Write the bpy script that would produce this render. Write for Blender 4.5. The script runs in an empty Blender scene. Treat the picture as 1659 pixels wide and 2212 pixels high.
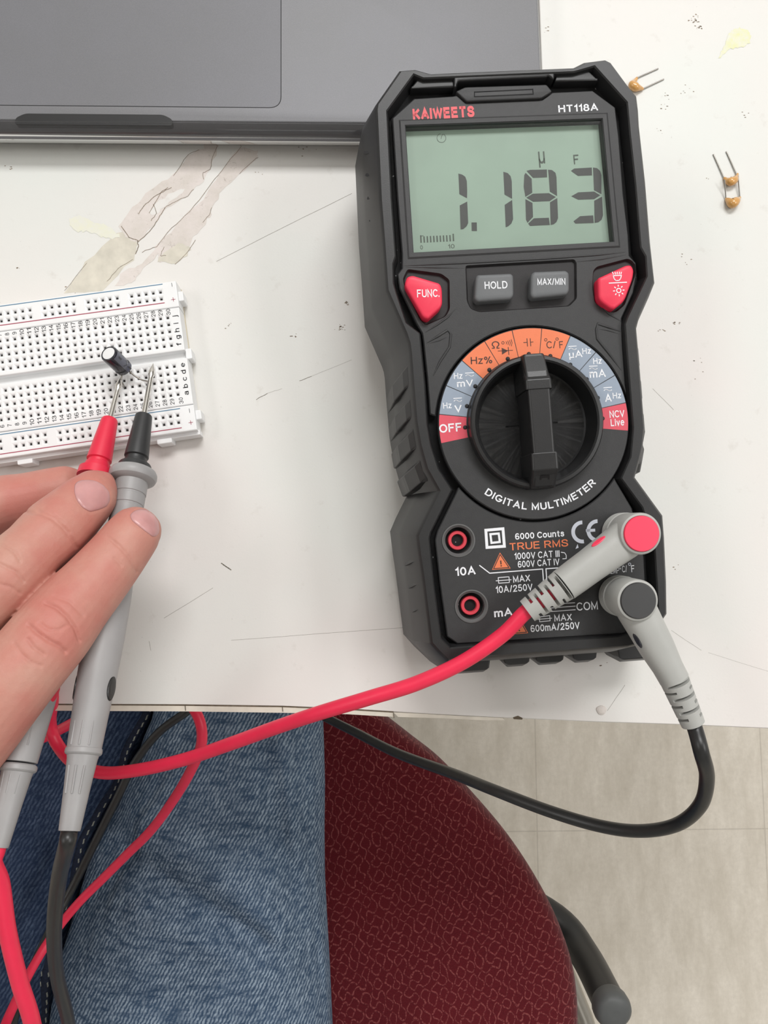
import bpy, bmesh, math, random
from mathutils import Vector, Matrix
from mathutils.geometry import delaunay_2d_cdt, tessellate_polygon
from mathutils.bvhtree import BVHTree
random.seed(7)
PI = math.pi
C = bpy.context.scene.collection
TZ = 740.0            # height of the desk top above the floor (mm)
F = 1597.0; CX = 829.5; CY = 1106.0; CH = 263.0
AX = math.radians(5.88); AY = math.radians(-1.99)
RC = Matrix.Rotation(AY, 3, 'Y') @ Matrix.Rotation(AX, 3, 'X')
CAM = Vector((0, 0, CH))
def ray(px, py): return RC @ Vector(((px-CX)/F, -(py-CY)/F, -1.0))
def P(px, py, z):      # point of the desk's neighbourhood, mm, z measured from the desk top
    d = ray(px, py); return CAM + d*((z-CH)/d.z)
def proj(v):
    d = RC.transposed() @ (Vector(v)-CAM); return (CX+F*d.x/-d.z, CY-F*d.y/-d.z)
def depth(v): return -(RC.transposed() @ (Vector(v)-CAM)).z

# ---------------------------------------------------------------- materials
def sl(c):
    c = c/255.0
    return c/12.92 if c <= 0.04045 else ((c+0.055)/1.055)**2.4
def col(r, g, b): return (sl(r), sl(g), sl(b), 1.0)
class NT:
    def __init__(s, name):
        s.m = bpy.data.materials.new(name); s.m.use_nodes = True
        s.t = s.m.node_tree; s.n = s.t.nodes; s.l = s.t.links
        s.b = s.n['Principled BSDF']
    def new(s, k, **kw):
        n = s.n.new(k)
        for a, v in kw.items():
            if a.startswith('i_'):
                key = a[2:]
                n.inputs[int(key) if key.isdigit() else key.replace('_', ' ')].default_value = v
            else: setattr(n, a, v)
        return n
    def link(s, a, b): s.l.new(a, b)
    def math(s, op, a, b=None, c=None):
        n = s.n.new('ShaderNodeMath'); n.operation = op
        for i, v in enumerate((a, b, c)):
            if v is None: continue
            if isinstance(v, (int, float)): n.inputs[i].default_value = v
            else: s.l.new(v, n.inputs[i])
        return n.outputs[0]
    def mix(s, fac, a, b):
        n = s.n.new('ShaderNodeMix'); n.data_type = 'RGBA'
        if isinstance(fac, (int, float)): n.inputs[0].default_value = fac
        else: s.l.new(fac, n.inputs[0])
        for i, v in ((6, a), (7, b)):
            if isinstance(v, tuple): n.inputs[i].default_value = v
            else: s.l.new(v, n.inputs[i])
        return n.outputs[2]
    def ramp(s, x, p0, p1):
        n = s.n.new('ShaderNodeMapRange'); n.inputs[1].default_value = p0; n.inputs[2].default_value = p1
        n.clamp = True; s.l.new(x, n.inputs[0]); return n.outputs[0]
    def obj(s):
        return s.n.new('ShaderNodeTexCoord').outputs['Object']
    def noise(s, scale, detail=2, rough=0.5, vec=None, dist=0.0):
        n = s.new('ShaderNodeTexNoise'); n.inputs['Scale'].default_value = scale
        n.inputs['Detail'].default_value = detail; n.inputs['Roughness'].default_value = rough
        n.inputs['Distortion'].default_value = dist
        s.link(vec if vec is not None else s.obj(), n.inputs['Vector']); return n.outputs[0]
    def scalev(s, v, x, y, z, rot=0):
        n = s.new('ShaderNodeMapping'); n.inputs['Scale'].default_value = (x, y, z)
        n.inputs['Rotation'].default_value = (0, 0, rot); s.link(v, n.inputs[0]); return n.outputs[0]
    def bump(s, h, strength=0.3, dist=0.0003):
        n = s.new('ShaderNodeBump'); n.inputs['Strength'].default_value = strength
        n.inputs['Distance'].default_value = dist; s.link(h, n.inputs['Height']); s.link(n.outputs[0], s.b.inputs['Normal'])
def mat(name, c, rough=0.5, metal=0.0, var=0.0, vs=300, bump=0.0, bs=2500, spec=0.5, sss=0.0, coat=0.0):
    t = NT(name); b = t.b
    b.inputs['Roughness'].default_value = rough; b.inputs['Metallic'].default_value = metal
    b.inputs['Specular IOR Level'].default_value = spec
    if coat: b.inputs['Coat Weight'].default_value = coat; b.inputs['Coat Roughness'].default_value = 0.15
    base = col(*c)
    n = t.noise(vs, 3)
    v = max(var, 0.02)
    lo = tuple(x*(1-v) for x in base[:3])+(1,); hi = tuple(min(1, x*(1+v)) for x in base[:3])+(1,)
    t.link(t.mix(t.ramp(n, 0.3, 0.7), lo, hi), b.inputs['Base Color'])
    if bump: t.bump(t.noise(bs, 2), bump, 0.0002)
    if sss:
        b.inputs['Subsurface Weight'].default_value = sss
        b.inputs['Subsurface Radius'].default_value = (0.003, 0.0012, 0.0006)
        b.inputs['Subsurface Scale'].default_value = 1.0
    return t.m
M = {}
def build_mats():
    # desk laminate
    t = NT('desk_laminate'); o = t.obj()
    big = t.ramp(t.noise(9, 3, 0.55, o), 0.35, 0.65)
    c = t.mix(big, col(226, 227, 222), col(231, 225, 221))
    sm = t.ramp(t.noise(120, 4, 0.65, o), 0.62, 0.78)
    c = t.mix(t.math('MULTIPLY', sm, 0.35), c, col(196, 189, 180))
    sp = t.ramp(t.noise(900, 2, 0.5, o), 0.74, 0.8)
    c = t.mix(t.math('MULTIPLY', sp, 0.3), c, col(150, 140, 130))
    t.link(c, t.b.inputs['Base Color']); t.b.inputs['Roughness'].default_value = 0.42
    t.b.inputs['Specular IOR Level'].default_value = 0.35
    t.bump(t.noise(1200, 3, 0.6, o), 0.08); M['desk'] = t.m
    M['band'] = mat('edge_band_plastic', (222, 214, 200), 0.5, var=0.08, vs=200)
    M['seam'] = mat('dark_glue_seam', (96, 84, 68), 0.8, var=0.3, vs=700)
    t = NT('residue_paper'); o = t.obj()
    n = t.ramp(t.noise(90, 4, 0.7, o), 0.35, 0.65)
    c = t.mix(n, col(214, 206, 198), col(226, 217, 212))
    k = t.ramp(t.noise(420, 5, 0.75, o, 1.5), 0.60, 0.68)
    c = t.mix(t.math('MULTIPLY', k, 0.45), c, col(160, 148, 140))
    t.link(c, t.b.inputs['Base Color']); t.b.inputs['Roughness'].default_value = 0.8
    t.bump(t.noise(800, 4, 0.7, o), 0.3); M['residue'] = t.m
    M['residue_tan'] = mat('residue_glue_tan', (214, 208, 194), 0.8, var=0.1, vs=200, bump=0.3, bs=700)
    def stain(nm, c0):
        t = NT(nm); o = t.obj(); n = t.ramp(t.noise(260, 4, 0.7, o), 0.35, 0.7)
        t.link(t.mix(n, col(*c0), col(228, 227, 219)), t.b.inputs['Base Color']); t.b.inputs['Roughness'].default_value = 0.5; return t.m
    M['stain_yellow'] = stain('yellow_stain', (226, 226, 176)); M['stain_faint'] = stain('faint_yellow_stain', (229, 228, 208))
    M['scratch'] = mat('scratch_dark', (128, 122, 110), 0.7, var=0.3, vs=900)
    M['speck'] = mat('dirt_speck', (140, 124, 106), 0.8, var=0.4, vs=1500)
    # laptop
    def anod(nm, c0, k=1.0):
        t = NT(nm); o = t.obj()
        n = t.ramp(t.noise(3500, 2, 0.6, o), 0.3, 0.7); g = t.ramp(t.noise(25, 3, 0.6, o), 0.3, 0.7)
        a = tuple(x*0.93 for x in col(*c0)[:3])+(1,); b = tuple(x*1.07 for x in col(*c0)[:3])+(1,)
        c = t.mix(n, a, b); c = t.mix(t.math('MULTIPLY', g, 0.12), c, col(140, 140, 152))
        t.link(c, t.b.inputs['Base Color']); t.b.inputs['Metallic'].default_value = 0.2
        t.b.inputs['Roughness'].default_value = 0.5; t.b.inputs['Specular IOR Level'].default_value = 0.3; return t.m
    M['laptop'] = anod('space_grey_aluminium', (124, 124, 126))
    M['trackpad'] = anod('trackpad_glass_grey', (120, 120, 123))
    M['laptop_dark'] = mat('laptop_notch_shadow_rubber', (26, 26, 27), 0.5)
    M['groove'] = mat('groove_black', (18, 18, 20), 0.8)
    t = NT('clear_case_plastic'); g = t.new('ShaderNodeBsdfGlossy'); g.inputs['Roughness'].default_value = 0.08
    tr = t.new('ShaderNodeBsdfTransparent'); tr.inputs[0].default_value = (0.62, 0.62, 0.63, 1)  # grey tint puts the shade on the clear plastic into its colour
    fr = t.new('ShaderNodeFresnel'); fr.inputs[0].default_value = 1.5
    df = t.new('ShaderNodeBsdfDiffuse'); df.inputs[0].default_value = col(190, 190, 192)
    m1 = t.new('ShaderNodeMixShader'); m1.inputs[0].default_value = 0.07; t.link(tr.outputs[0], m1.inputs[1]); t.link(df.outputs[0], m1.inputs[2])
    m2 = t.new('ShaderNodeMixShader'); t.link(fr.outputs[0], m2.inputs[0]); t.link(m1.outputs[0], m2.inputs[1]); t.link(g.outputs[0], m2.inputs[2])
    t.link(m2.outputs[0], t.n['Material Output'].inputs[0]); M['case'] = t.m
    t = NT('display_window_clear'); g = t.new('ShaderNodeBsdfGlossy'); g.inputs['Roughness'].default_value = 0.05
    tr = t.new('ShaderNodeBsdfTransparent'); tr.inputs[0].default_value = (0.97, 0.98, 0.97, 1)
    fr = t.new('ShaderNodeFresnel'); fr.inputs[0].default_value = 1.45
    m2 = t.new('ShaderNodeMixShader'); t.link(fr.outputs[0], m2.inputs[0]); t.link(tr.outputs[0], m2.inputs[1]); t.link(g.outputs[0], m2.inputs[2])
    t.link(m2.outputs[0], t.n['Material Output'].inputs[0]); M['pane'] = t.m
    # multimeter
    M['rubber'] = mat('black_rubber_holster', (38, 38, 39), 0.42, var=0.06, vs=400, bump=0.12, bs=3500, spec=0.5)
    M['panel'] = mat('black_textured_panel', (52, 52, 53), 0.5, var=0.06, vs=500, bump=0.2, bs=4200, spec=0.45)
    M['well'] = mat('recess_plastic', (42, 40, 41), 0.55, bump=0.15, bs=4000, spec=0.4)
    t = NT('dusty_black_groove'); o = t.obj()
    v = t.new('ShaderNodeTexVoronoi'); v.inputs['Scale'].default_value = 620; t.link(o, v.inputs['Vector'])
    d = t.math('MULTIPLY', t.math('LESS_THAN', v.outputs['Distance'], 0.16), t.math('GREATER_THAN', t.noise(300, 2, 0.5, o), 0.56))
    t.link(t.mix(d, col(26, 26, 27), col(150, 150, 150)), t.b.inputs['Base Color']); t.b.inputs['Roughness'].default_value = 0.7
    t.b.inputs['Specular IOR Level'].default_value = 0.25; M['dust'] = t.m
    M['knob'] = mat('black_knob_plastic', (35, 35, 36), 0.36, var=0.05, vs=400, bump=0.1, bs=3500)
    M['lcd'] = mat('lcd_green_grey', (176, 197, 182), 0.45, var=0.04, vs=60, spec=0.4)
    M['lcdseg'] = mat('lcd_segment_grey', (84, 84, 84), 0.5)
    M['lcdthin'] = mat('lcd_thin_symbol', (92, 100, 92), 0.5)
    M['white'] = mat('white_print', (240, 241, 245), 0.5)
    M['silver_print'] = mat('pale_print', (208, 212, 222), 0.5)
    M['orange'] = mat('orange_print', (236, 128, 84), 0.5)
    M['redprint'] = mat('red_logo_print', (228, 92, 98), 0.5)
    M['darkprint'] = mat('dark_print', (72, 44, 34), 0.5)
    M['sector_orange'] = mat('sector_orange', (238, 128, 84), 0.5, bump=0.1)
    M['sector_grey'] = mat('sector_blue_grey', (150, 162, 178), 0.5, bump=0.1)
    M['sector_red'] = mat('sector_red', (222, 84, 100), 0.5, bump=0.1)
    M['btn_red'] = mat('red_button_rubber', (240, 52, 82), 0.45, bump=0.06)
    M['btn_grey'] = mat('grey_button_rubber', (104, 106, 108), 0.5, bump=0.1)
    M['jack_red'] = mat('red_jack_plastic', (222, 70, 84), 0.4)
    M['jack_black'] = mat('jack_hole_black', (14, 12, 14), 0.5)
    M['jack_rim'] = mat('jack_grey_rim', (100, 100, 100), 0.25, spec=0.6)
    # leads
    M['lead_grey'] = mat('grey_lead_plastic', (180, 180, 176), 0.45, var=0.03, vs=120, bump=0.06, bs=2500)
    M['lead_grey2'] = mat('grey_probe_plastic', (160, 158, 158), 0.42, var=0.04, vs=120, bump=0.08, bs=2500)
    M['wire_red'] = mat('red_silicone_cable', (240, 44, 80), 0.4, var=0.04, vs=150, bump=0.06, bs=900)
    M['wire_black'] = mat('black_silicone_cable', (34, 34, 34), 0.36, bump=0.05, bs=900)
    M['tip_red'] = mat('red_tip_guard', (228, 44, 72), 0.42, bump=0.05)
    M['tip_black'] = mat('black_tip_guard', (50, 50, 51), 0.42, bump=0.05)
    M['cap_red'] = mat('red_plug_cap', (255, 70, 100), 0.4)
    M['cap_black'] = mat('black_plug_cap', (66, 66, 67), 0.42)
    M['steel'] = mat('nickel_steel', (228, 224, 218), 0.22, 1.0)
    M['wirelead'] = mat('tinned_wire', (150, 146, 140), 0.3, 1.0)
    # board
    M['abs'] = mat('white_abs', (243, 243, 243), 0.4, var=0.02, vs=100, spec=0.4)
    M['abs_hole'] = mat('contact_hole_dark', (52, 48, 46), 0.5)
    M['foam'] = mat('backing_tape', (214, 204, 180), 0.7)
    M['ink'] = mat('black_ink', (58, 56, 58), 0.6)
    M['ink_red'] = mat('red_ink', (168, 60, 84), 0.6)
    M['ink_blue'] = mat('blue_ink', (84, 130, 160), 0.6)
    M['capbody'] = mat('capacitor_sleeve', (38, 38, 46), 0.22, coat=0.5)
    M['capstripe'] = mat('capacitor_stripe', (88, 90, 104), 0.25, coat=0.5)
    M['captop'] = mat('capacitor_can_top', (244, 244, 244), 0.4, 0.1)
    M['ceramic'] = mat('tan_epoxy', (212, 158, 88), 0.25, var=0.12, vs=600, coat=0.6)
    # skin
    t = NT('skin'); o = t.obj()
    a = t.ramp(t.noise(38, 3, 0.6, o), 0.35, 0.65)
    c = t.mix(a, col(204, 158, 141), col(200, 128, 116))
    fn = t.ramp(t.noise(420, 4, 0.7, o), 0.3, 0.7)
    c = t.mix(t.math('MULTIPLY', fn, 0.18), c, col(180, 108, 98))
    t.link(c, t.b.inputs['Base Color']); t.b.inputs['Roughness'].default_value = 0.5
    t.b.inputs['Specular IOR Level'].default_value = 0.35
    t.b.inputs['Subsurface Weight'].default_value = 0.1; t.b.inputs['Subsurface Radius'].default_value = (0.002, 0.0008, 0.0005)
    t.b.inputs['Subsurface Scale'].default_value = 1.0
    v = t.new('ShaderNodeTexVoronoi', feature='DISTANCE_TO_EDGE'); v.inputs['Scale'].default_value = 1100
    t.link(o, v.inputs['Vector'])
    t.bump(t.math('ADD', t.math('MULTIPLY', v.outputs[0], 0.6), t.noise(500, 3, 0.6, o)), 0.22, 0.0003); M['skin'] = t.m
    M['nail'] = mat('fingernail', (206, 152, 150), 0.28, var=0.06, vs=300, sss=0.15)
    # denim: diagonal twill
    def denim(nm, dark, light, k):
        t = NT(nm); o = t.obj()
        v = t.scalev(o, 1, 1, 1, math.radians(28))
        ns = t.noise(260, 4, 0.65, t.scalev(o, 0.35, 1.3, 1, math.radians(58)))
        w = t.new('ShaderNodeTexWave', wave_type='BANDS', bands_direction='X'); w.inputs['Scale'].default_value = 165
        w.inputs['Distortion'].default_value = 3.4; w.inputs['Detail'].default_value = 3; w.inputs['Detail Scale'].default_value = 2.5
        t.link(v, w.inputs['Vector'])
        th = t.math('MULTIPLY', w.outputs[1], t.ramp(ns, 0.32, 0.62))
        big = t.ramp(t.noise(14, 4, 0.6, o), 0.3, 0.7)
        base = t.mix(big, col(*dark), tuple(x*1.5 for x in col(*dark)[:3])+(1,))
        hr = t.ramp(t.noise(500, 3, 0.6, t.scalev(o, 1, 0.12, 1)), 0.55, 0.7)
        c = t.mix(t.math('MULTIPLY', th, k), base, col(*light))
        c = t.mix(t.math('MULTIPLY', hr, 0.22), c, col(*light))
        t.link(c, t.b.inputs['Base Color']); t.b.inputs['Roughness'].default_value = 0.85
        t.b.inputs['Specular IOR Level'].default_value = 0.15
        t.bump(th, 0.5, 0.0004); return t.m
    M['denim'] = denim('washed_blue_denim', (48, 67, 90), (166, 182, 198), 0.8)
    M['denim_shaded'] = denim('shaded_blue_denim', (34, 46, 70), (108, 124, 150), 0.5)  # same denim, with the shade on the left leg put into darker colours
    M['thread'] = mat('seam_thread', (150, 152, 142), 0.9, var=0.3, vs=600)
    M['thread_navy'] = mat('seam_denim_navy', (26, 34, 54), 0.9, var=0.3, vs=800, bump=0.4, bs=1200)
    # seat fabric: meandering stitched line on a Truchet grid
    t = NT('burgundy_seat_fabric'); o = t.obj()
    nz = t.new('ShaderNodeTexNoise'); nz.inputs['Scale'].default_value = 60; t.link(o, nz.inputs['Vector'])
    sub = t.new('ShaderNodeVectorMath', operation='MULTIPLY_ADD'); t.link(nz.outputs['Color'], sub.inputs[0])
    sub.inputs[1].default_value = (0.009, 0.009, 0); t.link(o, sub.inputs[2])
    vv = t.scalev(sub.outputs[0], 185, 140, 0, math.radians(28))
    fl = t.new('ShaderNodeVectorMath', operation='FLOOR'); t.link(vv, fl.inputs[0])
    frc = t.new('ShaderNodeVectorMath', operation='FRACTION'); t.link(vv, frc.inputs[0])
    wn = t.new('ShaderNodeTexWhiteNoise', noise_dimensions='2D'); t.link(fl.outputs[0], wn.inputs['Vector'])
    sx = t.new('ShaderNodeSeparateXYZ'); t.link(frc.outputs[0], sx.inputs[0])
    flip = t.math('GREATER_THAN', wn.outputs['Value'], 0.5)
    x = sx.outputs[0]; y = sx.outputs[1]
    xf = t.math('ABSOLUTE', t.math('SUBTRACT', x, flip))
    def dist(a, b, ca, cb):
        da = t.math('SUBTRACT', a, ca); db = t.math('SUBTRACT', b, cb)
        # squarish arcs
        return t.math('POWER', t.math('ADD', t.math('POWER', t.math('ABSOLUTE', da), 3.0), t.math('POWER', t.math('ABSOLUTE', db), 3.0)), 0.3333)
    e1 = t.math('ABSOLUTE', t.math('SUBTRACT', dist(xf, y, 0.0, 0.0), 0.5))
    e2 = t.math('ABSOLUTE', t.math('SUBTRACT', dist(xf, y, 1.0, 1.0), 0.5))
    e = t.math('MINIMUM', e1, e2)
    line = t.ramp(e, 0.1, 0.04)
    dash = t.ramp(t.noise(900, 2, 0.5, o), 0.38, 0.6)
    lw = t.math('MULTIPLY', line, dash)
    base = t.mix(t.ramp(t.noise(1500, 3, 0.6, o), 0.3, 0.7), col(70, 16, 23), col(96, 25, 33))
    fade = t.ramp(t.noise(8, 2, 0.5, o), 0.2, 0.8)
    base = t.mix(t.math('MULTIPLY', fade, 0.3), base, col(118, 28, 36))
    t.link(t.mix(t.math('MULTIPLY', lw, 0.6), base, col(164, 92, 90)), t.b.inputs['Base Color'])
    t.b.inputs['Roughness'].default_value = 0.9; t.b.inputs['Specular IOR Level'].default_value = 0.1
    t.b.inputs['Sheen Weight'].default_value = 0.15
    t.bump(t.math('ADD', line, t.noise(1200, 3, 0.6, o)), 0.35, 0.0006); M['seat'] = t.m
    M['frame_black'] = mat('chair_black_tube', (46, 46, 46), 0.4, bump=0.05)
    M['frame_cap'] = mat('chair_grey_cap', (88, 90, 90), 0.5, bump=0.2, bs=500)
    M['frame_steel'] = mat('chair_steel_bar', (170, 166, 158), 0.3, 0.7)
    # floor tiles
    t = NT('mottled_floor_tile'); o = t.obj()
    n1 = t.ramp(t.noise(28, 5, 0.65, t.scalev(o, 1.6, 0.5, 1)), 0.3, 0.7)
    n2 = t.ramp(t.noise(150, 4, 0.7, o), 0.35, 0.7)
    c = t.mix(n1, col(218, 209, 194), col(242, 234, 221))
    c = t.mix(t.math('MULTIPLY', n2, 0.3), c, col(200, 190, 175))
    sp = t.new('ShaderNodeSeparateXYZ'); off = t.new('ShaderNodeVectorMath', operation='ADD')
    t.link(o, off.inputs[0]); q = P(1652, 1790, -TZ)/1000.0; off.inputs[1].default_value = (-q.x+30.5, -q.y+30.5, 0)
    t.link(off.outputs[0], sp.inputs[0])
    def jl(v):
        m = t.math('MODULO', v, 0.305); m2 = t.math('MINIMUM', m, t.math('SUBTRACT', 0.305, m)); return t.ramp(m2, 0.0011, 0.0004)
    j = t.math('MAXIMUM', jl(sp.outputs[0]), jl(sp.outputs[1]))
    c = t.mix(t.math('MULTIPLY', j, 0.25), c, col(130, 118, 104))
    t.link(c, t.b.inputs['Base Color']); t.b.inputs['Roughness'].default_value = 0.5
    t.b.inputs['Specular IOR Level'].default_value = 0.3; M['floor'] = t.m
    M['plain_wall'] = mat('painted_wall', (230, 230, 229), 0.8)
build_mats()

# ---------------------------------------------------------------- mesh building (mm)
class MB:
    def __init__(s): s.v = []; s.f = []; s.sm = []; s.mi = []; s.cur = 0
    def add(s, vs, fs, smooth=False):
        n = len(s.v); s.v += [tuple(v) for v in vs]
        for f in fs: s.f.append([i+n for i in f]); s.sm.append(smooth); s.mi.append(s.cur)
    def loft(s, loops, cap0=True, cap1=True, smooth=False, closed=True):
        n = len(loops[0]); vs = [p for L in loops for p in L]; fs = []
        for k in range(len(loops)-1):
            for i in range(n if closed else n-1):
                j = (i+1) % n
                fs.append([k*n+i, k*n+j, (k+1)*n+j, (k+1)*n+i])
        s.add(vs, fs, smooth)
        for c, k, rev in ((cap0, 0, True), (cap1, len(loops)-1, False)):
            if c:
                s.fill(loops[k], rev)
    def fill(s, loop, rev=False):
        L = [Vector(p) for p in loop]
        tr = tessellate_polygon([L])
        nrm = Vector((0, 0, 0))
        for i in range(len(L)): nrm += L[i].cross(L[(i+1) % len(L)])
        fs = []
        for a in tr:
            t = list(a); nn = (L[t[1]]-L[t[0]]).cross(L[t[2]]-L[t[0]])
            if (nn.dot(nrm) < 0) != rev: t.reverse()
            fs.append(t)
        s.add(L, fs)
    def prism(s, poly, w0, w1, bev=0.0, bw=None, smooth=False):
        poly = ccw(poly)
        if bev:
            bw = bw if bw is not None else bev
            loops = [at(poly, w0), at(poly, w1-bw)]
            for k in (1, 2, 3):
                a = PI/2*k/3; loops.append(at(inset(poly, bev*(1-math.cos(a))), w1-bw+bw*math.sin(a)))
            s.loft(loops, True, True, smooth)
        else: s.loft([at(poly, w0), at(poly, w1)])
    def box(s, a, b):
        s.prism([(a[0], a[1]), (b[0], a[1]), (b[0], b[1]), (a[0], b[1])], a[2], b[2])
    def tube(s, path, rad, seg=16, cap=True, smooth=True, up=None, flat=1.0):
        path = [Vector(p) for p in path]; n = len(path)
        if isinstance(rad, (int, float)): rad = [rad]*n
        T = []
        for i in range(n):
            a = path[max(0, i-1)]; b = path[min(n-1, i+1)]; d = b-a
            if d.length < 1e-9: d = T[-1] if T else Vector((0, 0, 1))
            T.append(d.normalized())
        u = Vector(up) if up is not None else Vector((0, 0, 1))
        if abs(u.dot(T[0])) > 0.95: u = Vector((1, 0, 0))
        u = (u-T[0]*u.dot(T[0])).normalized(); loops = []
        for i in range(n):
            u = (u-T[i]*u.dot(T[i])).normalized(); w = T[i].cross(u)
            loops.append([path[i]+(w*math.cos(2*PI*k/seg)+u*math.sin(2*PI*k/seg)*flat)*rad[i] for k in range(seg)])
        s.loft(loops, cap, cap, smooth)
    def disc(s, c, r, w, seg=48):
        s.fill([(c[0]+r*math.cos(2*PI*k/seg), c[1]+r*math.sin(2*PI*k/seg), w) for k in range(seg)])
    def lathe(s, c, prof, seg=64, smooth=False):   # vertical lathe, profile of (r, w)
        loops = [[(c[0]+max(r, 1e-4)*math.cos(2*PI*k/seg), c[1]+max(r, 1e-4)*math.sin(2*PI*k/seg), w) for k in range(seg)] for r, w in prof]
        s.loft(loops, False, False, smooth)
    def line(s, a, b, wd, w, h=0.0):      # flat stroke at height w
        a = Vector(a[:2]); b = Vector(b[:2]); d = (b-a).normalized(); n = Vector((-d.y, d.x))*wd/2
        s.add([(*(a-n), w), (*(b-n), w), (*(b+n), w), (*(a+n), w)], [[0, 1, 2, 3]])
    def stroke(s, pts, wd, w):
        for a, b in zip(pts, pts[1:]):
            d = (Vector(b[:2])-Vector(a[:2])).normalized()*wd*0.35
            s.line(Vector(a[:2])-d, Vector(b[:2])+d, wd, w)
    def ringp(s, c, r0, r1, w, a0=0, a1=360, seg=40):
        vs = []; fs = []
        for k in range(seg+1):
            a = math.radians(a0+(a1-a0)*k/seg)
            vs += [(c[0]+r0*math.cos(a), c[1]+r0*math.sin(a), w), (c[0]+r1*math.cos(a), c[1]+r1*math.sin(a), w)]
        for k in range(seg): fs.append([2*k, 2*k+1, 2*k+3, 2*k+2])
        s.add(vs, fs)
def at(poly, w): return [(p[0], p[1], w) for p in poly]
def area(p): return sum(p[i][0]*p[(i+1) % len(p)][1]-p[(i+1) % len(p)][0]*p[i][1] for i in range(len(p)))/2
def ccw(p): return list(p) if area(p) > 0 else list(reversed(p))
def inset(poly, d):
    n = len(poly); out = []
    for i in range(n):
        a = Vector(poly[i-1][:2]); b = Vector(poly[i][:2]); c = Vector(poly[(i+1) % n][:2])
        e1 = (b-a); e2 = (c-b)
        if e1.length < 1e-9 or e2.length < 1e-9: out.append(tuple(b)); continue
        e1.normalize(); e2.normalize(); n1 = Vector((-e1.y, e1.x)); n2 = Vector((-e2.y, e2.x))
        m = n1+n2
        if m.length < 1e-6: m = n1
        m.normalize(); k = d/max(0.45, m.dot(n1)); out.append(tuple(b+m*k))
    return out
def rounded(poly, r, seg=4):
    poly = ccw(poly); n = len(poly); out = []
    for i in range(n):
        a = Vector(poly[i-1][:2]); b = Vector(poly[i][:2]); c = Vector(poly[(i+1) % n][:2])
        rr = min(r, (a-b).length*0.45, (c-b).length*0.45)
        p0 = b+(a-b).normalized()*rr; p1 = b+(c-b).normalized()*rr
        for k in range(seg+1):
            t = k/seg; out.append(tuple(p0*(1-t)**2+b*2*t*(1-t)+p1*t*t))
    return out
def catmull(pts, n=8, closed=False):
    pts = [Vector(p) for p in pts]; out = []; m = len(pts)
    for i in range(m-1 if not closed else m):
        p0 = pts[(i-1) % m] if closed or i > 0 else pts[0]*2-pts[1]
        p1 = pts[i]; p2 = pts[(i+1) % m]
        p3 = pts[(i+2) % m] if closed or i+2 < m else pts[-1]*2-pts[-2]
        for k in range(n):
            t = k/n
            out.append(0.5*((2*p1)+(p2-p0)*t+(2*p0-5*p1+4*p2-p3)*t*t+(3*p1-p0-3*p2+p3)*t**3))
    if not closed: out.append(pts[-1])
    return out
def cdt(mb, outer, holes, w):
    vs = []; es = []
    for L in [outer]+holes:
        b = len(vs); vs += [Vector(p[:2]) for p in L]; es += [(b+i, b+(i+1) % len(L)) for i in range(len(L))]
    r = delaunay_2d_cdt(vs, es, [], 0, 1e-6)
    V, Fc = r[0], r[2]
    def inside(p, L):
        c = False; n = len(L)
        for i in range(n):
            x1, y1 = L[i][0], L[i][1]; x2, y2 = L[i-1][0], L[i-1][1]
            if (y1 > p[1]) != (y2 > p[1]) and p[0] < (x2-x1)*(p[1]-y1)/(y2-y1)+x1: c = not c
        return c
    fs = []
    for f in Fc:
        c = sum((V[i] for i in f), Vector((0, 0)))/len(f)
        if inside(c, outer) and not any(inside(c, h) for h in holes): fs.append(list(f))
    mb.add([(v.x, v.y, w) for v in V], fs)

def mkobj(name, mb, mats, parent=None, smooth_angle=None):
    me = bpy.data.meshes.new(name)
    me.from_pydata([(v[0]/1000, v[1]/1000, v[2]/1000) for v in mb.v], [], mb.f)
    if not isinstance(mats, (list, tuple)): mats = [mats]
    for m in mats: me.materials.append(M[m])
    me.polygons.foreach_set('use_smooth', mb.sm); me.polygons.foreach_set('material_index', mb.mi)
    me.validate(); me.update()
    o = bpy.data.objects.new(name, me); C.objects.link(o)
    if parent: o.parent = parent
    return o
def finish(o, bevel=0.0, seg=2, ang=35, shade=None):
    if bevel:
        # merge first so that bevels find shared edges
        bm = bmesh.new(); bm.from_mesh(o.data); bmesh.ops.remove_doubles(bm, verts=bm.verts, dist=1e-6)
        bmesh.ops.recalc_face_normals(bm, faces=bm.faces)
        bm.to_mesh(o.data); bm.free()
        m = o.modifiers.new('b', 'BEVEL'); m.width = bevel/1000; m.segments = seg; m.limit_method = 'ANGLE'; m.angle_limit = math.radians(ang)
    if shade:
        bm = bmesh.new(); bm.from_mesh(o.data); bmesh.ops.remove_doubles(bm, verts=bm.verts, dist=1e-6)
        for f in bm.faces: f.smooth = True
        for e in bm.edges:
            e.smooth = not (len(e.link_faces) == 2 and e.calc_face_angle(0) > math.radians(shade))
        bm.to_mesh(o.data); bm.free()
    return o
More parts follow.
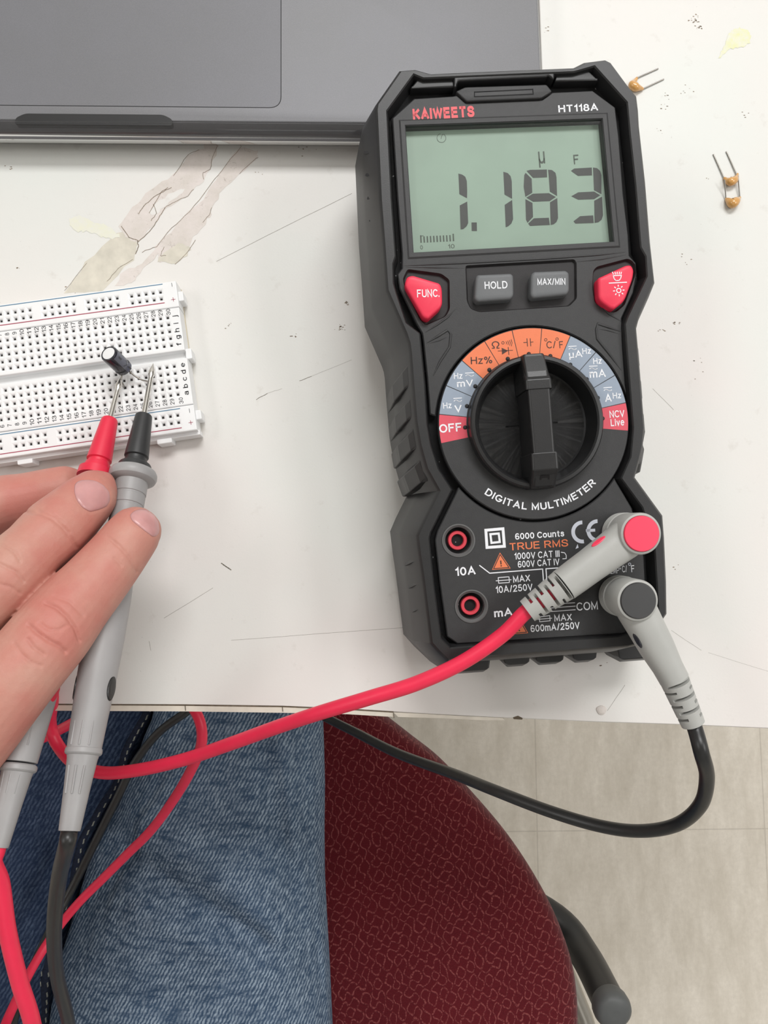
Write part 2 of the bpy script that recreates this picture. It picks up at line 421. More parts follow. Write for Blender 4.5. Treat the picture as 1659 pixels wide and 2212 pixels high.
class Thing:
    def __init__(s, name, label, cat, loc, R=None, group=None):   # loc in mm, desk coordinates
        s.o = bpy.data.objects.new(name, None); C.objects.link(s.o); s.o.empty_display_size = 0.01
        s.R = R if R is not None else Matrix.Identity(3); s.loc = Vector(loc)
        m = s.R.to_4x4(); m.translation = (s.loc+Vector((0, 0, TZ)))/1000
        s.o.matrix_world = m
        s.o['label'] = label; s.o['category'] = cat
        if group: s.o['group'] = group
    def l(s, v): return s.R.transposed() @ (Vector(v)-s.loc)
    def px(s, x, y, w):       # image direction met with the plane at height w of the thing's own frame
        d = s.R.transposed() @ ray(x, y); c = s.l(CAM); p = c+d*((w-c.z)/d.z); return p
    def pl(s, pts, w): return [tuple(s.px(x, y, w)[:2]) for x, y in pts]
    def part(s, name, mb, mats, parent=None, label=None):
        o = mkobj(name, mb, mats, parent or s.o)
        if label: o['label'] = label
        return o
def cen(pts): return sum((Vector(p) for p in pts), Vector((0, 0, 0)))/len(pts)

# ---------------------------------------------------------------- text
_tc = {}
# ---------------------------------------------------------------- lettering drawn with strokes, capital height = 1
def _arc(cx, cy, rx, ry, a0, a1, n=12): return [(cx+rx*math.cos(math.radians(a0+(a1-a0)*k/n)), cy+ry*math.sin(math.radians(a0+(a1-a0)*k/n))) for k in range(n+1)]
def _sm(p): return [(v.x, v.y) for v in catmull([Vector((a, b, 0)) for a, b in p], 4)]
_O = lambda w, h, y=0: _arc(w/2, y+h/2, w/2, h/2, 0, 360, 20)
GL = {
 'A': [[(0,0),(.36,1),(.72,0)],[(.13,.32),(.59,.32)]], 'C': [_arc(.38,.5,.38,.5,42,318)], 'D': [[(0,0),(0,1),(.28,1)]+_arc(.28,.5,.38,.5,90,-90)+[(0,0)]],
 'E': [[(.56,1),(0,1),(0,0),(.58,0)],[(0,.53),(.52,.53)]], 'F': [[(.54,1),(0,1),(0,0)],[(0,.52),(.46,.52)]], 'G': [_arc(.38,.5,.38,.5,45,330)+[(.74,.42),(.42,.42)]],
 'H': [[(0,0),(0,1)],[(.62,0),(.62,1)],[(0,.53),(.62,.53)]], 'I': [[(0,0),(0,1)]], 'K': [[(0,0),(0,1)],[(.6,1),(0,.38)],[(.2,.56),(.62,0)]], 'L': [[(0,1),(0,0),(.5,0)]],
 'M': [[(0,0),(0,1),(.36,.12),(.72,1),(.72,0)]], 'N': [[(0,0),(0,1),(.6,0),(.6,1)]], 'O': [_O(.76,1)], 'P': [[(0,0),(0,1),(.35,1)]+_arc(.35,.74,.25,.26,90,-90)+[(0,.48)]],
 'R': [[(0,0),(0,1),(.36,1)]+_arc(.36,.74,.25,.26,90,-90)+[(0,.48)],[(.32,.48),(.64,0)]], 'S': [_sm([(.6,.76),(.52,.94),(.32,1),(.1,.93),(.04,.74),(.12,.6),(.32,.52),(.54,.42),(.62,.25),(.54,.06),(.32,0),(.08,.07),(0,.27)])],
 'T': [[(0,1),(.62,1)],[(.31,1),(.31,0)]], 'U': [[(0,1),(0,.3)]+_arc(.31,.3,.31,.3,180,360)+[(.62,1)]], 'V': [[(0,1),(.33,0),(.66,1)]], 'W': [[(0,1),(.22,0),(.46,.95),(.7,0),(.92,1)]],
 'X': [[(0,0),(.6,1)],[(0,1),(.6,0)]], '/': [[(0,-.03),(.3,1.03)]], '.': [[(0,.0),(0,.04)]], '+': [[(0,.5),(.6,.5)],[(.3,.2),(.3,.8)]],
 '0': [_O(.54,1)], '1': [[(0,.76),(.13,.84),(.24,1),(.24,0)]], '2': [_sm([(.02,.72),(.08,.93),(.28,1),(.48,.92),(.52,.72),(.42,.5),(.2,.27),(0,0)])+[(.54,0)]],
 '3': [_sm([(.02,.76),(.1,.94),(.27,1),(.46,.92),(.5,.76),(.42,.58),(.24,.53)]),_sm([(.24,.53),(.46,.46),(.54,.27),(.46,.06),(.26,0),(.08,.06),(0,.25)])],
 '4': [[(.42,0),(.42,1),(0,.3),(.56,.3)]], '5': [[(.5,1),(.1,1),(.04,.52)]+_sm([(.04,.52),(.26,.62),(.46,.54),(.54,.33),(.46,.08),(.26,0),(.08,.05),(0,.22)])],
 '6': [_sm([(.5,.88),(.42,.97),(.28,1),(.1,.9),(.01,.62),(0,.33),(.08,.07),(.27,0),(.47,.07),(.54,.28),(.46,.5),(.28,.56),(.1,.48),(.02,.34)])], '7': [[(0,1),(.54,1),(.36,.6),(.22,0)]],
 '8': [_arc(.27,.765,.22,.235,0,360,16),_arc(.27,.27,.27,.27,0,360,18)], '9': [[(x_,1-y_) for x_, y_ in [(.54-a, b) for a, b in _sm([(.5,.88),(.42,.97),(.28,1),(.1,.9),(.01,.62),(0,.33),(.08,.07),(.27,0),(.47,.07),(.54,.28),(.46,.5),(.28,.56),(.1,.48),(.02,.34)])]]],
 'a': [_sm([(.04,.58),(.12,.7),(.28,.74),(.44,.68),(.48,.52)])+[(.48,0)],_sm([(.48,.44),(.2,.4),(.02,.28),(.04,.08),(.2,0),(.38,.06),(.48,.22)])], 'b': [[(0,1),(0,0)],_arc(.25,.36,.25,.37,160,-160)],
 'c': [_arc(.27,.36,.27,.37,45,315)], 'd': [[(.5,1),(.5,0)],_arc(.25,.36,.25,.37,20,340)], 'e': [[(0,.38),(.52,.38)]+_arc(.26,.36,.26,.37,8,315)], 'f': [_sm([(.36,1),(.24,.98),(.17,.86),(.17,.7)])+[(.17,0)],[(0,.72),(.34,.72)]],
 'g': [_arc(.25,.38,.25,.35,20,340),[(.5,.72),(.5,0)]+_sm([(.5,0),(.44,-.2),(.25,-.27),(.04,-.18)])], 'h': [[(0,1),(0,0)],_sm([(0,.45),(.08,.65),(.26,.73),(.42,.67),(.47,.5)])+[(.47,0)]],
 'i': [[(0,.72),(0,0)],[(0,.92),(0,1)]], 'j': [[(.14,.72),(.14,-.1),(.08,-.24),(-.04,-.26)],[(.14,.92),(.14,1)]], 'n': [[(0,.72),(0,0)],_sm([(0,.45),(.08,.65),(.26,.73),(.42,.67),(.47,.5)])+[(.47,0)]],
 'm': [[(0,.72),(0,0)],_sm([(0,.45),(.08,.65),(.22,.73),(.35,.66),(.38,.5)])+[(.38,0)],_sm([(.38,.45),(.46,.65),(.6,.73),(.73,.66),(.76,.5)])+[(.76,0)]], 'o': [_O(.54,.73)],
 's': [_sm([(.42,.57),(.34,.69),(.2,.73),(.06,.67),(.04,.52),(.2,.41),(.38,.33),(.43,.18),(.34,.04),(.2,0),(.05,.05),(0,.18)])], 't': [[(.16,.95),(.16,.12),(.22,.01),(.34,.0)],[(0,.72),(.32,.72)]],
 'u': [[(0,.72),(0,.25),(.06,.06),(.2,0),(.36,.06),(.46,.26)],[(.46,.72),(.46,0)]], 'v': [[(0,.72),(.23,0),(.46,.72)]], 'z': [[(0,.72),(.42,.72),(0,0),(.44,0)]],
 '%': [_arc(.15,.78,.14,.2,0,360,14),_arc(.72,.22,.14,.2,0,360,14),[(.22,-.02),(.66,1.02)]], '\u03a9': [[(0,0),(.22,0),(.22,.14)]+_arc(.38,.6,.36,.4,238,-58,16)+[(.54,.14),(.54,0),(.76,0)]],
 '\u00b5': [[(0,.72),(0,-.28)],[(0,.25),(.08,.04),(.22,0),(.38,.08),(.44,.26)],[(.44,.72),(.44,0)]], '\u00b0': [_arc(.12,.86,.12,.13,0,360,12)]}
def glyphs(txt, bold=0.0):
    k = (txt, bold)
    if k in _tc: return _tc[k]
    sw = 0.125+bold*2.6; hw = sw/2; vs = []; fs = []; x = 0.0
    for ch in txt:
        if ch == ' ': x += 0.36; continue
        st_ = GL[ch]; x0 = min(p[0] for s_ in st_ for p in s_); x1 = max(p[0] for s_ in st_ for p in s_)
        for s_ in st_:
            cl = len(s_) > 2 and math.dist(s_[0], s_[-1]) < 1e-6; p = [(a+x-x0, hw+(b)*(1-sw)) for a, b in s_]
            if cl: p = p[:-1]
            n = len(p); L = []
            for i in range(n):
                a = Vector(p[(i-1) % n] if (cl or i > 0) else p[i]); b = Vector(p[i]); c = Vector(p[(i+1) % n] if (cl or i < n-1) else p[i])
                d1 = (b-a).normalized() if (b-a).length > 1e-9 else (c-b).normalized(); d2 = (c-b).normalized() if (c-b).length > 1e-9 else d1
                n1 = Vector((-d1.y, d1.x)); n2 = Vector((-d2.y, d2.x)); m = n1+n2
                if m.length < 0.25: m = n1; k_ = 1
                else: m.normalize(); k_ = 1/max(0.42, m.dot(n1))
                e = Vector((0, 0))
                if not cl and i == 0: e = -d2*hw*0.9
                if not cl and i == n-1: e = d1*hw*0.9
                if abs(e.x) > abs(e.y)*0.2 and (i == 0 or i == n-1): e *= 0.6
                L += [tuple(b+e+m*hw*k_), tuple(b+e-m*hw*k_)]
            o = len(vs); vs += L
            for i in range(n if cl else n-1):
                j = (i+1) % n; fs.append([o+2*i, o+2*i+1, o+2*j+1, o+2*j])
        x += (x1-x0)+0.17+sw*0.75
    _tc[k] = (vs, fs); return vs, fs
def capH(): return 1.0
def put_text(mb, txt, a, b, cap, w, bold=0.015, fit_ink=True):
    """ink of txt from a to b (2D, baseline ends), capital height cap"""
    v, f = glyphs(txt, bold)
    if not v: return
    x0 = min(p[0] for p in v); x1 = max(p[0] for p in v)
    a = Vector(a[:2]); b = Vector(b[:2]); ux = (b-a)/(x1-x0); n = (b-a).normalized(); uy = Vector((-n.y, n.x))*cap/capH()
    mb.add([(*(a+ux*(p[0]-x0)+uy*p[1]), w) for p in v], f)

# ---------------------------------------------------------------- digital multimeter
MR = Matrix.Rotation(math.radians(3.8), 3, 'Z') @ Matrix.Rotation(math.radians(5.0), 3, 'X')
meter = Thing('digital_multimeter', 'black and red digital multimeter showing 1.183, lying propped on the laptop edge', 'multimeter',
              P(1200, 1430, 0.2), MR)
def Z1(p): return (740+p[0]/2.37, 100+p[1]/2.37)
def D4(p): return (930+p[0]/3.687, 690+p[1]/3.687)
def E2(p): return (900+p[0]/4.74, 1100+p[1]/4.74)
def F3(p): return (1120+p[0]/8.295, 1220+p[1]/8.295)
def S7(p): return (1150+p[0]/5.53, 1090+p[1]/5.53)
def K8(p): return (860+p[0]/3.456, 120+p[1]/3.456)
WR = 42.0; WP = 40.0
L2 = [(867,155),(897,152.5),(931,162),(978,159.5),(1206,150),(1243,148.5),(1266,137),(1308,131.5),(1318,136.5),(1359,192),(1371.6,207),(1375,235),(1377,269),
      (1390.5,391),(1401,522),(1410.5,607.5),(1378,680),(1371,707),(1378,786),(1385.5,881),(1389,924),(1385,965),(1379,991),(1367,1032),(1428,1116),(1431.6,1163),
      (1436,1258),(1437,1325),(1397,1384),(1356,1394),(1020,1418),(985,1420),(970,1424),(951,1406),(935,1388),(924,1300),(917,1245),(910,1199),(905,1158),(913,1139),(952,1060),(925,1012),
      (911,962),(902,910),(895,829),(890,761),(887,740),(880,719),(839.5,626),(832,520),(825,430),(816,236),(818,225)]
L3 = [(893,158),(915,167),(1240,153.5),(1285,140.5),(1356.6,220),(1363,290),(1375,400),(1386,533),(1397,553),(1399.7,596.7),(1359,682),(1352,700),(1360,802),(1370,924),(1364.4,987),
      (1344,1033),(1390,1095.6),(1416,1180),(1421,1258),(1424,1318),(1390,1366),(1333,1377),(991,1400),(972,1402),(951,1380),(934.8,1260),(925,1162),(929,1148.5),(974,1058),(945.6,1014),
      (929,963),(921,917),(915.6,829),(907.5,748),(904.8,720),(876,698),(853.8,630.6),(848.3,611.6),(847,569.5),(852.4,553),(843.6,430),(834,238.5)]
p2 = list(reversed(meter.pl(L2, WR))); p3 = list(reversed(meter.pl(L3, WR)))
p2 = ccw(p2); p3 = ccw(p3)
mb = MB()
o24 = inset(p2, -4.2); o10 = inset(p2, -5.8); o0 = inset(p2, -2.5)
mb.loft([at(o0, 0.0), at(inset(p2, -4.6), 2.2), at(inset(p2, -6.6), 6.0), at(inset(p2, -4.9), 25.0), at(inset(p2, -4.3), 27.5), at(inset(p2, -0.9), WR-1.2), at(inset(p2, -0.35), WR-0.35), at(p2, WR)], True, False)
cdt(mb, p2, [p3], WR)
mb.loft([at(p3, WR), at(inset(p3, 0.35), WR-0.4), at(inset(p3, 1.3), 36.6)], False, False)
holster = meter.part('rubber_holster', mb, 'rubber'); finish(holster, shade=28)
# floor of the dusty groove between holster and panel
mb = MB(); cdt(mb, inset(p3, 1.0), [], 36.8); meter.part('groove_floor', mb, 'dust')

# grip ribs on both flanks, notches and feet on the bottom edge
def rib(ya, yb, side):
    ys = [ya, ya+3, yb-9, yb]; mbr = MB(); loops = []
    poly = p2
    def edge_x(v):    # outline abscissa at height v
        best = None
        for i in range(len(poly)):
            a = poly[i-1]; b = poly[i]
            if (a[1]-v)*(b[1]-v) <= 0 and abs(a[1]-b[1]) > 1e-6:
                x = a[0]+(b[0]-a[0])*(v-a[1])/(b[1]-a[1])
                if best is None or x*side > best*side: best = x
        return best
    x0 = 815 if side < 0 else 1395
    for k, y in enumerate(ys):
        v = meter.px(x0, y, 30)[1]; e = edge_x(v); h = 0.0 if k in (0, 3) else 1.0
        prof = [(1.5, 6), (5.0+1.5*h, 7), (4.2+1.7*h, 24), (3.7+1.8*h, 28), (0.6+1.9*h+0.3, 36.5), (0.9+0.4*h, 39.2), (-1.5, 39)]
        sk = 0.10
        loops.append([(e+side*d, v-(d*0.8 if d > 0 else 0), w) for d, w in prof])
    mbr.loft(loops, True, True)
    return mbr
for ya, yb in ((797, 846), (866, 912), (929, 976), (996, 1044)):
    finish(meter.part('grip_rib', rib(ya, yb, -1), 'rubber'), bevel=0.35)
for ya, yb in ((742, 792), (811, 861), (881, 933), (954, 998)):
    finish(meter.part('grip_rib', rib(ya, yb, 1), 'rubber'), bevel=0.35)
mb = MB()
for x0, x1, ty in ((978, 1048, 1456), (1092, 1133, 1441), (1160, 1205, 1437), (1238, 1275, 1432), (1335, 1396, 1430)):
    a = meter.px(x0, ty, 15); b = meter.px(x1, ty-1, 15)
    yb_ = a[1]; ya_ = yb_+6.0
    mb.loft([[(a[0]-2, ya_+3, w0), (b[0]+2, ya_+3, w0), (b[0]+(1.2 if w0 < 17 else 0.6), yb_+2.2, w0), (b[0]-0.4, yb_+(0 if w0 < 17 else 1.6), w0), (a[0]+0.4, yb_+(0 if w0 < 17 else 1.6), w0), (a[0]-1.2, yb_+2.2, w0)] for w0 in (2.5, 6, 15, 20)])
finish(meter.part('bottom_foot', mb, 'rubber'), bevel=0.4)
mb = MB()
def slit(x0, y0, x1, y1, w, wd=1.0, dpt=0.35):
    mb = MB()
    a = meter.px(x0, y0, w); b = meter.px(x1, y1, w+8); d = (b-a); n = Vector((0, wd/2, 0)); up = Vector((-0.35, 0, 0.35))
    mb.loft([[a-n-up, a-n+up, a+n+up*0.2, a+n-up], [b-n-up, b-n+up, b+n+up*0.2, b+n-up]]); meter.part('side_notch', mb, 'rubber')
for y in (1216, 1265, 1316): slit(876+(y-1216)*0.16, y+3, 902+(y-1216)*0.16, y-10, 30)
for y in (330, 378, 428, 476): slit(787+(y-330)*0.08, y, 819+(y-330)*0.08, y-3, 30, 0.9)

# top bar, strap slots
mb = MB()
for poly, w in (([(905,167),(978.6,163),(981.5,188),(886,191)], 40.6), ([(1203,155.5),(1272,152.5),(1294,173.5),(1198.5,176)], 40.6),
                ([(980,163),(1199,153.5),(1197,172),(1184,163),(1180,166),(990,175),(984,190),(981,186)], 41.6)):
    mb.prism(rounded(meter.pl([p for p in poly], w), 0.4, 2), 30, w, 0.5)
finish(meter.part('top_bar', mb, 'rubber'), shade=30)
mb = MB(); tab = [(984.4,197),(1007.6,219),(1170,212),(1193,197),(1181,182),(1004.7,187.5)]
mb.prism(rounded(meter.pl(tab, 40.9), 0.5, 2), 34, 40.9, 0.4)
tabo = finish(meter.part('torch_tab', mb, 'panel'), shade=30)
mb = MB(); sl_ = meter.pl([(1025,198.5),(1151,192.5),(1152,203),(1025,208.5)], 41); mb.stroke(sl_+[sl_[0]], 0.28, 40.97)
meter.part('slot_outline', mb, 'groove', parent=tabo)

# dial centre and the front panel
DC = meter.px(1153.6, 914.3, 41.0); RO = 28.75
RG = RO+1.0
def ang_of(pt, w=40): q = meter.px(pt[0], pt[1], w); return math.atan2(q.y-DC.y, q.x-DC.x)
def arc(a0, a1, r, n=40): return [(DC.x+r*math.cos(a0+(a1-a0)*k/n), DC.y+r*math.sin(a0+(a1-a0)*k/n)) for k in range(n+1)]
up_px = [(931,893),(925,815.6),(917,740),(914,719),(902,698),(865,622),(861,592.6),(870.7,580),(870.7,549),(861,428),(849.7,256),(895.8,214.8),(978.6,209.5),(987,208),(1006,224.5),(1172,217.5),(1194,201.5),(1279.6,197.5),(1327,232.6),(1335,296),(1344.4,418),
         (1355,506),(1357.7,553),(1371,568),(1373,592),(1366,632),(1341,687),(1343,748),(1349,830)]
upl = meter.pl(up_px, WP)
a0 = ang_of((1352,850)); a1 = ang_of((931,895))
upper = upl + arc(a0, a1, RG)          # right -> over the top -> left
lo_px = [(947,1147),(942,1166),(952.4,1260),(968,1373.6),(989,1388.5),(1344,1367),(1392,1345),(1392,1258),(1389,1204),(1363,1098)]
a2 = ang_of((985,1062)); a3 = ang_of((1332,1040))
if a2 > 0: a2 -= 2*PI
if a3 > a2+2*PI: a3 -= 2*PI
lower = meter.pl(lo_px, WP) + list(reversed(arc(a2, a3, RG)))
upper = ccw(upper); lower = ccw(lower)
win = meter.pl([Z1(p) for p in [(322,408),(1328,373),(1387,1000),(364,1056)]], WP)
wells = {
 'func': [Z1(p) for p in [(332,1140),(505,1163),(548,1195),(550,1345),(528,1385),(425,1430),(395,1400),(318,1240),(308,1190)]],
 'mid': [Z1(p) for p in [(628,1122),(1185,1090),(1198,1104),(1200,1292),(1160,1332),(700,1362),(655,1345),(636,1305)]],
 'lamp': [Z1(p) for p in [(1282,1150),(1300,1128),(1460,1086),(1484,1098),(1500,1120),(1503,1160),(1445,1325),(1400,1362),(1355,1362),(1290,1312),(1278,1240)]]}
wl = {k: ccw(rounded(meter.pl(v, WP), 0.8, 3)) for k, v in wells.items()}
jk = [meter.px(990.5, 1167.5, WP), meter.px(1018.5, 1309.5, WP)]
RJ = 4.95
def circ(c, r, n=48): return [(c[0]+r*math.cos(2*PI*k/n), c[1]+r*math.sin(2*PI*k/n)) for k in range(n)]
mb = MB()
cdt(mb, upper, [ccw(win)]+list(wl.values()), WP); mb.loft([at(upper, WP), at(inset(upper, -0.35), WP-0.35), at(inset(upper, -0.35), 36.9)], False, False)
cdt(mb, lower, [circ(c, RJ) for c in jk], WP); mb.loft([at(lower, WP), at(inset(lower, -0.3), WP-0.3), at(inset(lower, -0.3), 36.9)], False, False)
panel = finish(meter.part('front_panel', mb, 'panel'), shade=40)
mb = MB()
for k, v in wl.items():
    d = 38.9 if k != 'mid' else 39.1
    mb.loft([at(v, WP), at(inset(v, 0.5), d)], False, False); cdt(mb, ccw(inset(v, 0.5)), [], d)
meter.part('button_recess', mb, 'well')
# decorative creases of the panel: shallow raised wedges
mb = MB()
def ridge(pts, r=0.32):
    m_ = MB(); m_.tube([meter.px(x, y, WP-0.05) for x, y in pts], [r*0.3]+[r]*(len(pts)-2)+[r*0.3], 8, smooth=False); finish(meter.part('panel_crease', m_, 'panel'), shade=50)
ridge([(872,574),(940,571),(1010,568),(1180,559),(1290,551),(1350,545)], 0.3); ridge([(876,577),(940,578),(1003,580)], 0.25); ridge([(1242,566),(1300,560),(1352,551)], 0.25)
ridge([(922,741),(945,727),(967,713),(974,722),(971,750),(950,782),(936,812)], 0.42); ridge([(927,742),(950,735),(966,728)], 0.25)
ridge([(1340,716),(1315,707),(1291,699),(1288,712),(1290,732),(1315,763),(1342,800)], 0.42); ridge([(1338,722),(1315,714),(1295,711)], 0.25)
ridge([(919,718),(945,701),(966,686),(984,668)], 0.35); ridge([(1341,694),(1315,678),(1292,655)], 0.35)

# display
bz = MB(); W1 = 37.3
wi = inset(ccw(win), 0.25); bz.loft([at(ccw(win), WP), at(wi, W1)], False, False)
rim = inset(ccw(win), -1.9); 
bz.loft([at(rim, WP+0.02), at(inset(rim, 0.5), WP+0.28), at(inset(ccw(win), -0.2), WP+0.25), at(ccw(win), WP-0.1)], False, False)
meter.part('display_bezel', bz, 'panel')
mb = MB(); cdt(mb, ccw(wi), [], W1); disp = meter.part('display', mb, 'lcd')
mb = MB()
SEG = [[(593,652),(612,657),(628,668),(636,690),(638,740),(637,778),(598,757)], [(600,815),(638,795),(643,905),(635,922),(618,936),(604,938)], [(660,902),(687,902),(688,946),(661,946)],
 [(823,643),(845,649),(860,665),(866,690),(868,781),(829,759)], [(830,812),(868,787),(873,885),(864,908),(848,922),(835,927)],
 [(942,638),(960,633),(1046,631),(1047,671),(975,674)], [(1052,632),(1072,634),(1090,648),(1095,670),(1098,767),(1061,744),(1056,675)], [(930,660),(937,648),(968,678),(971,750),(936,771),(927,720)],
 [(941,775),(974,755),(1056,752),(1092,772),(1060,793),(976,796)], [(936,783),(972,802),(975,874),(947,904),(939,888)], [(979,881),(1056,878),(1061,915),(960,920),(950,908)], [(1062,799),(1099,777),(1103,880),(1095,900),(1080,912),(1065,915)],
 [(1169,638),(1186,626),(1276,621),(1277,661),(1205,664)], [(1282,621),(1302,624),(1318,638),(1325,660),(1325,757),(1287,737)], [(1171,768),(1206,748),(1288,744),(1319,763),(1288,783),(1206,786)],
 [(1288,791),(1328,770),(1333,865),(1326,888),(1310,901),(1290,905)], [(1182,896),(1216,870),(1283,866),(1286,905),(1192,908)]]
for s_ in SEG: mb.fill([(*p, W1+0.05) for p in ccw(meter.pl([Z1(q) for q in s_], W1))])
meter.part('display_digits', mb, 'lcdseg', parent=disp)
mb = MB()
def m2(p, w=W1): return meter.px(p[0], p[1], w)[:2]
put_text(mb, '\u00b5', m2(Z1((1005,602))), m2(Z1((1038,600))), 5.0, W1+0.05, 0.0)
meter.part('unit_symbol', mb, 'lcdthin', parent=disp); mb = MB()
put_text(mb, 'F', m2(Z1((1185,605))), m2(Z1((1211,603))), 2.95, W1+0.05, 0.01)
meter.part('unit_symbol', mb, 'lcdthin', parent=disp); mb = MB(); pc = m2(Z1((506,470))); mb.ringp(pc, 1.28, 1.42, W1+0.05, 100, 420); mb.line(m2(Z1((503,475))), m2(Z1((512,450))), 0.14, W1+0.05)
meter.part('power_symbol', mb, 'lcdthin', parent=disp); mb = MB()
for k in range(11):
    x = 402+k*16.6; y = 1006-k*0.8; h = 38 if k in (0, 10) else 32
    mb.line(m2(Z1((x, y))), m2(Z1((x-2, y-h))), 0.42, W1+0.05)
mb.line(m2(Z1((400,972))), m2(Z1((414,970))), 0.2, W1+0.05)
put_text(mb, '0', m2(Z1((398,1040))), m2(Z1((412,1039))), 1.2, W1+0.05, 0.0)
put_text(mb, '10', m2(Z1((541,1036))), m2(Z1((574,1034))), 1.3, W1+0.05, 0.0)
meter.part('bar_graph', mb, 'lcdthin', parent=disp)
mb = MB(); wp_ = inset(ccw(win), 0.05); mb.fill(at(wp_, WP-0.55)); meter.part('display_window', mb, 'pane')

# printing on the panel
def mark(mb, nm):
    if not hasattr(mb, 'marks'): mb.marks = []
    mb.marks.append((len(mb.f), nm))
def split_parts(mb, m, parent):
    mk = mb.marks+[(len(mb.f), '')]
    for (a, nm), (b, _) in zip(mk, mk[1:]):
        if b <= a: continue
        q = MB(); used = {}
        for f in mb.f[a:b]:
            g = []
            for i in f:
                if i not in used: used[i] = len(q.v); q.v.append(mb.v[i])
                g.append(used[i])
            q.f.append(g); q.sm.append(False); q.mi.append(0)
        meter.part(nm, q, m, parent=parent)
def T(mb, txt, a, b, cap_px, w, f=None, bold=0.015):
    if f: a = f(a); b = f(b)
    A = meter.px(*a, w); B = meter.px(*b, w); mid = meter.o.matrix_world.to_3x3()
    k = (B-A).length/math.dist(a, b); mark(mb, 'lettering'); put_text(mb, txt, A, B, cap_px*k, w, bold)
wt = WP+0.06
mb = MB(); T(mb, 'KAIWEETS', (112,482), (572,458), 24.5, wt, K8, 0.05); meter.part('logo_print', mb, 'redprint', parent=panel, label='red logo lettering')
mb = MB(); T(mb, 'HT118A', (1198,425), (1495,411), 15.5, wt, K8, 0.02)
T(mb, '6000 Counts', (1010,312), (1512,278), 13.4, wt, E2, 0.02)
T(mb, '1000V CAT III', (1003,516), (1465,488), 14.2, wt, E2, 0.012); T(mb, '600V CAT IV', (1038,599), (1465,570), 14.2, wt, E2, 0.012)
T(mb, '10A', (398,685), (607,668), 18.2, wt, E2, 0.02); T(mb, 'MAX', (990,753), (1165,738), 14.5, wt, E2, 0.012)
T(mb, '10A/250V', (812,861), (1190,830), 14.8, wt, E2, 0.012); T(mb, 'mA', (795,1108), (985,1090), 17.0, wt, E2, 0.02)
T(mb, 'MAX', (645,1018), (960,998), 14.8, wt, F3, 0.012); T(mb, '600mA/250V', (220,1207), (1100,1145), 15.0, wt, F3, 0.012)
T(mb, 'COM', (1043,826), (1425,800), 17.6, wt, F3, 0.005); T(mb, 'V\u03a9', (1000,690), (1130,680), 15, wt, S7, 0.0)
T(mb, 'TEMP\u00b0', (900,830), (1060,818), 12, wt, S7, 0.0)
T(mb, 'C/', (1075,812), (1135,805), 14.5, wt, S7, 0.0); T(mb, 'F', (1184,808), (1222,805), 14.5, wt, S7, 0.0)
def pt(p, f, w=wt): return meter.px(*f(p), w)
def st(mb, pts, f, wpx, w=wt):
    mark(mb, 'printed_line'); q = [pt(p, f, w) for p in pts]; mb.stroke(q, wpx*0.132, w)
st(mb, [(645,576),(748,655),(1290,612),(1299,742)], E2, 2.3); st(mb, [(1335,760),(1324,610),(1480,598)], E2, 2.3)
st(mb, [(1480,440),(1515,446),(1531,470),(1532,505),(1496,508)], E2, 1.6)
for (q, ln) in ((([(835,700),(945,692),(950,750),(840,758)]), [(813,733),(968,722)]),): st(mb, q+[q[0]], E2, 1.6); st(mb, ln, E2, 1.6)
q = [(375,937),(560,910),(567,1003),(380,1022)]; st(mb, q+[q[0]], F3, 1.6); st(mb, [(337,978),(597,957)], F3, 1.6)
st(mb, [(560,705),(1008,680)], F3, 1.7); st(mb, [(400,790),(1018,740)], F3, 1.7); st(mb, [(450,849),(1018,805)], F3, 1.7)
def sqring(mb, q, k):
    mark(mb, 'printed_square')
    q = [pt(p, E2) for p in q]; c = cen(q); q2 = [c+(p-c)*k for p in q]
    for i in range(4):
        j = (i+1) % 4; mb.add([q[i], q[j], q2[j], q2[i]], [[0, 1, 2, 3]])
sqring(mb, [(693,202),(897,184),(914,393),(707,407)], 0.72); sqring(mb, [(743,246),(850,237),(863,345),(757,357)], 0.60)
split_parts(mb, 'white', panel)
mb = MB()
cc = pt((600,327), S7); k = 0.132/5.53
mark(mb, 'approval_mark')
mb.ringp(cc, 17.5*0.132*1.0, 26.5*0.132*1.0*0.98, wt, 88, 274); cc = pt((782,312), S7); mb.ringp(cc, 17.5*0.132, 26*0.132, wt, 88, 274)
mb.line(pt((640,312), S7), pt((750,305), S7), 6.5*0.132, wt)
circ_c = pt((1162,712), S7); mb.ringp(circ_c, 0.28, 0.46, wt)
q = [pt(p, S7) for p in [(540,470),(552,515),(515,530)]]; mb.fill(q)
meter.part('approval_mark', mb, 'silver_print', parent=panel)
mb = MB(); T(mb, 'TRUE RMS', (955,423), (1553,380), 15.6, wt, E2, 0.008)
def warn(mb, q, f):
    mark(mb, 'warning_triangle')
    q = [pt(p, f) for p in q]; c = cen(q)
    for k0, k1 in ((1.0, 0.90),):
        a = [c+(p-c)*k0 for p in q]; b = [c+(p-c)*k1 for p in q]
        for i in range(3): mb.add([a[i], a[(i+1) % 3], b[(i+1) % 3], b[i]], [[0, 1, 2, 3]])
    mb.fill([c+(p-c)*0.74 for p in q]); return c
c1 = warn(mb, [(853,443),(963,606),(772,620)], E2); c2 = warn(mb, [(1052,1108),(1142,1268),(955,1283)], E2)
split_parts(mb, 'orange', panel)
mb = MB()
for c in (c1, c2): mb.line(c+Vector((-0.02, 0.9, 0)), c+Vector((0.03, -0.25, 0)), 0.38, wt+0.03); mb.ringp((c.x+0.04, c.y-0.68), 0, 0.22, wt+0.03, seg=12)
meter.part('warning_mark_print', mb, 'darkprint', parent=panel)

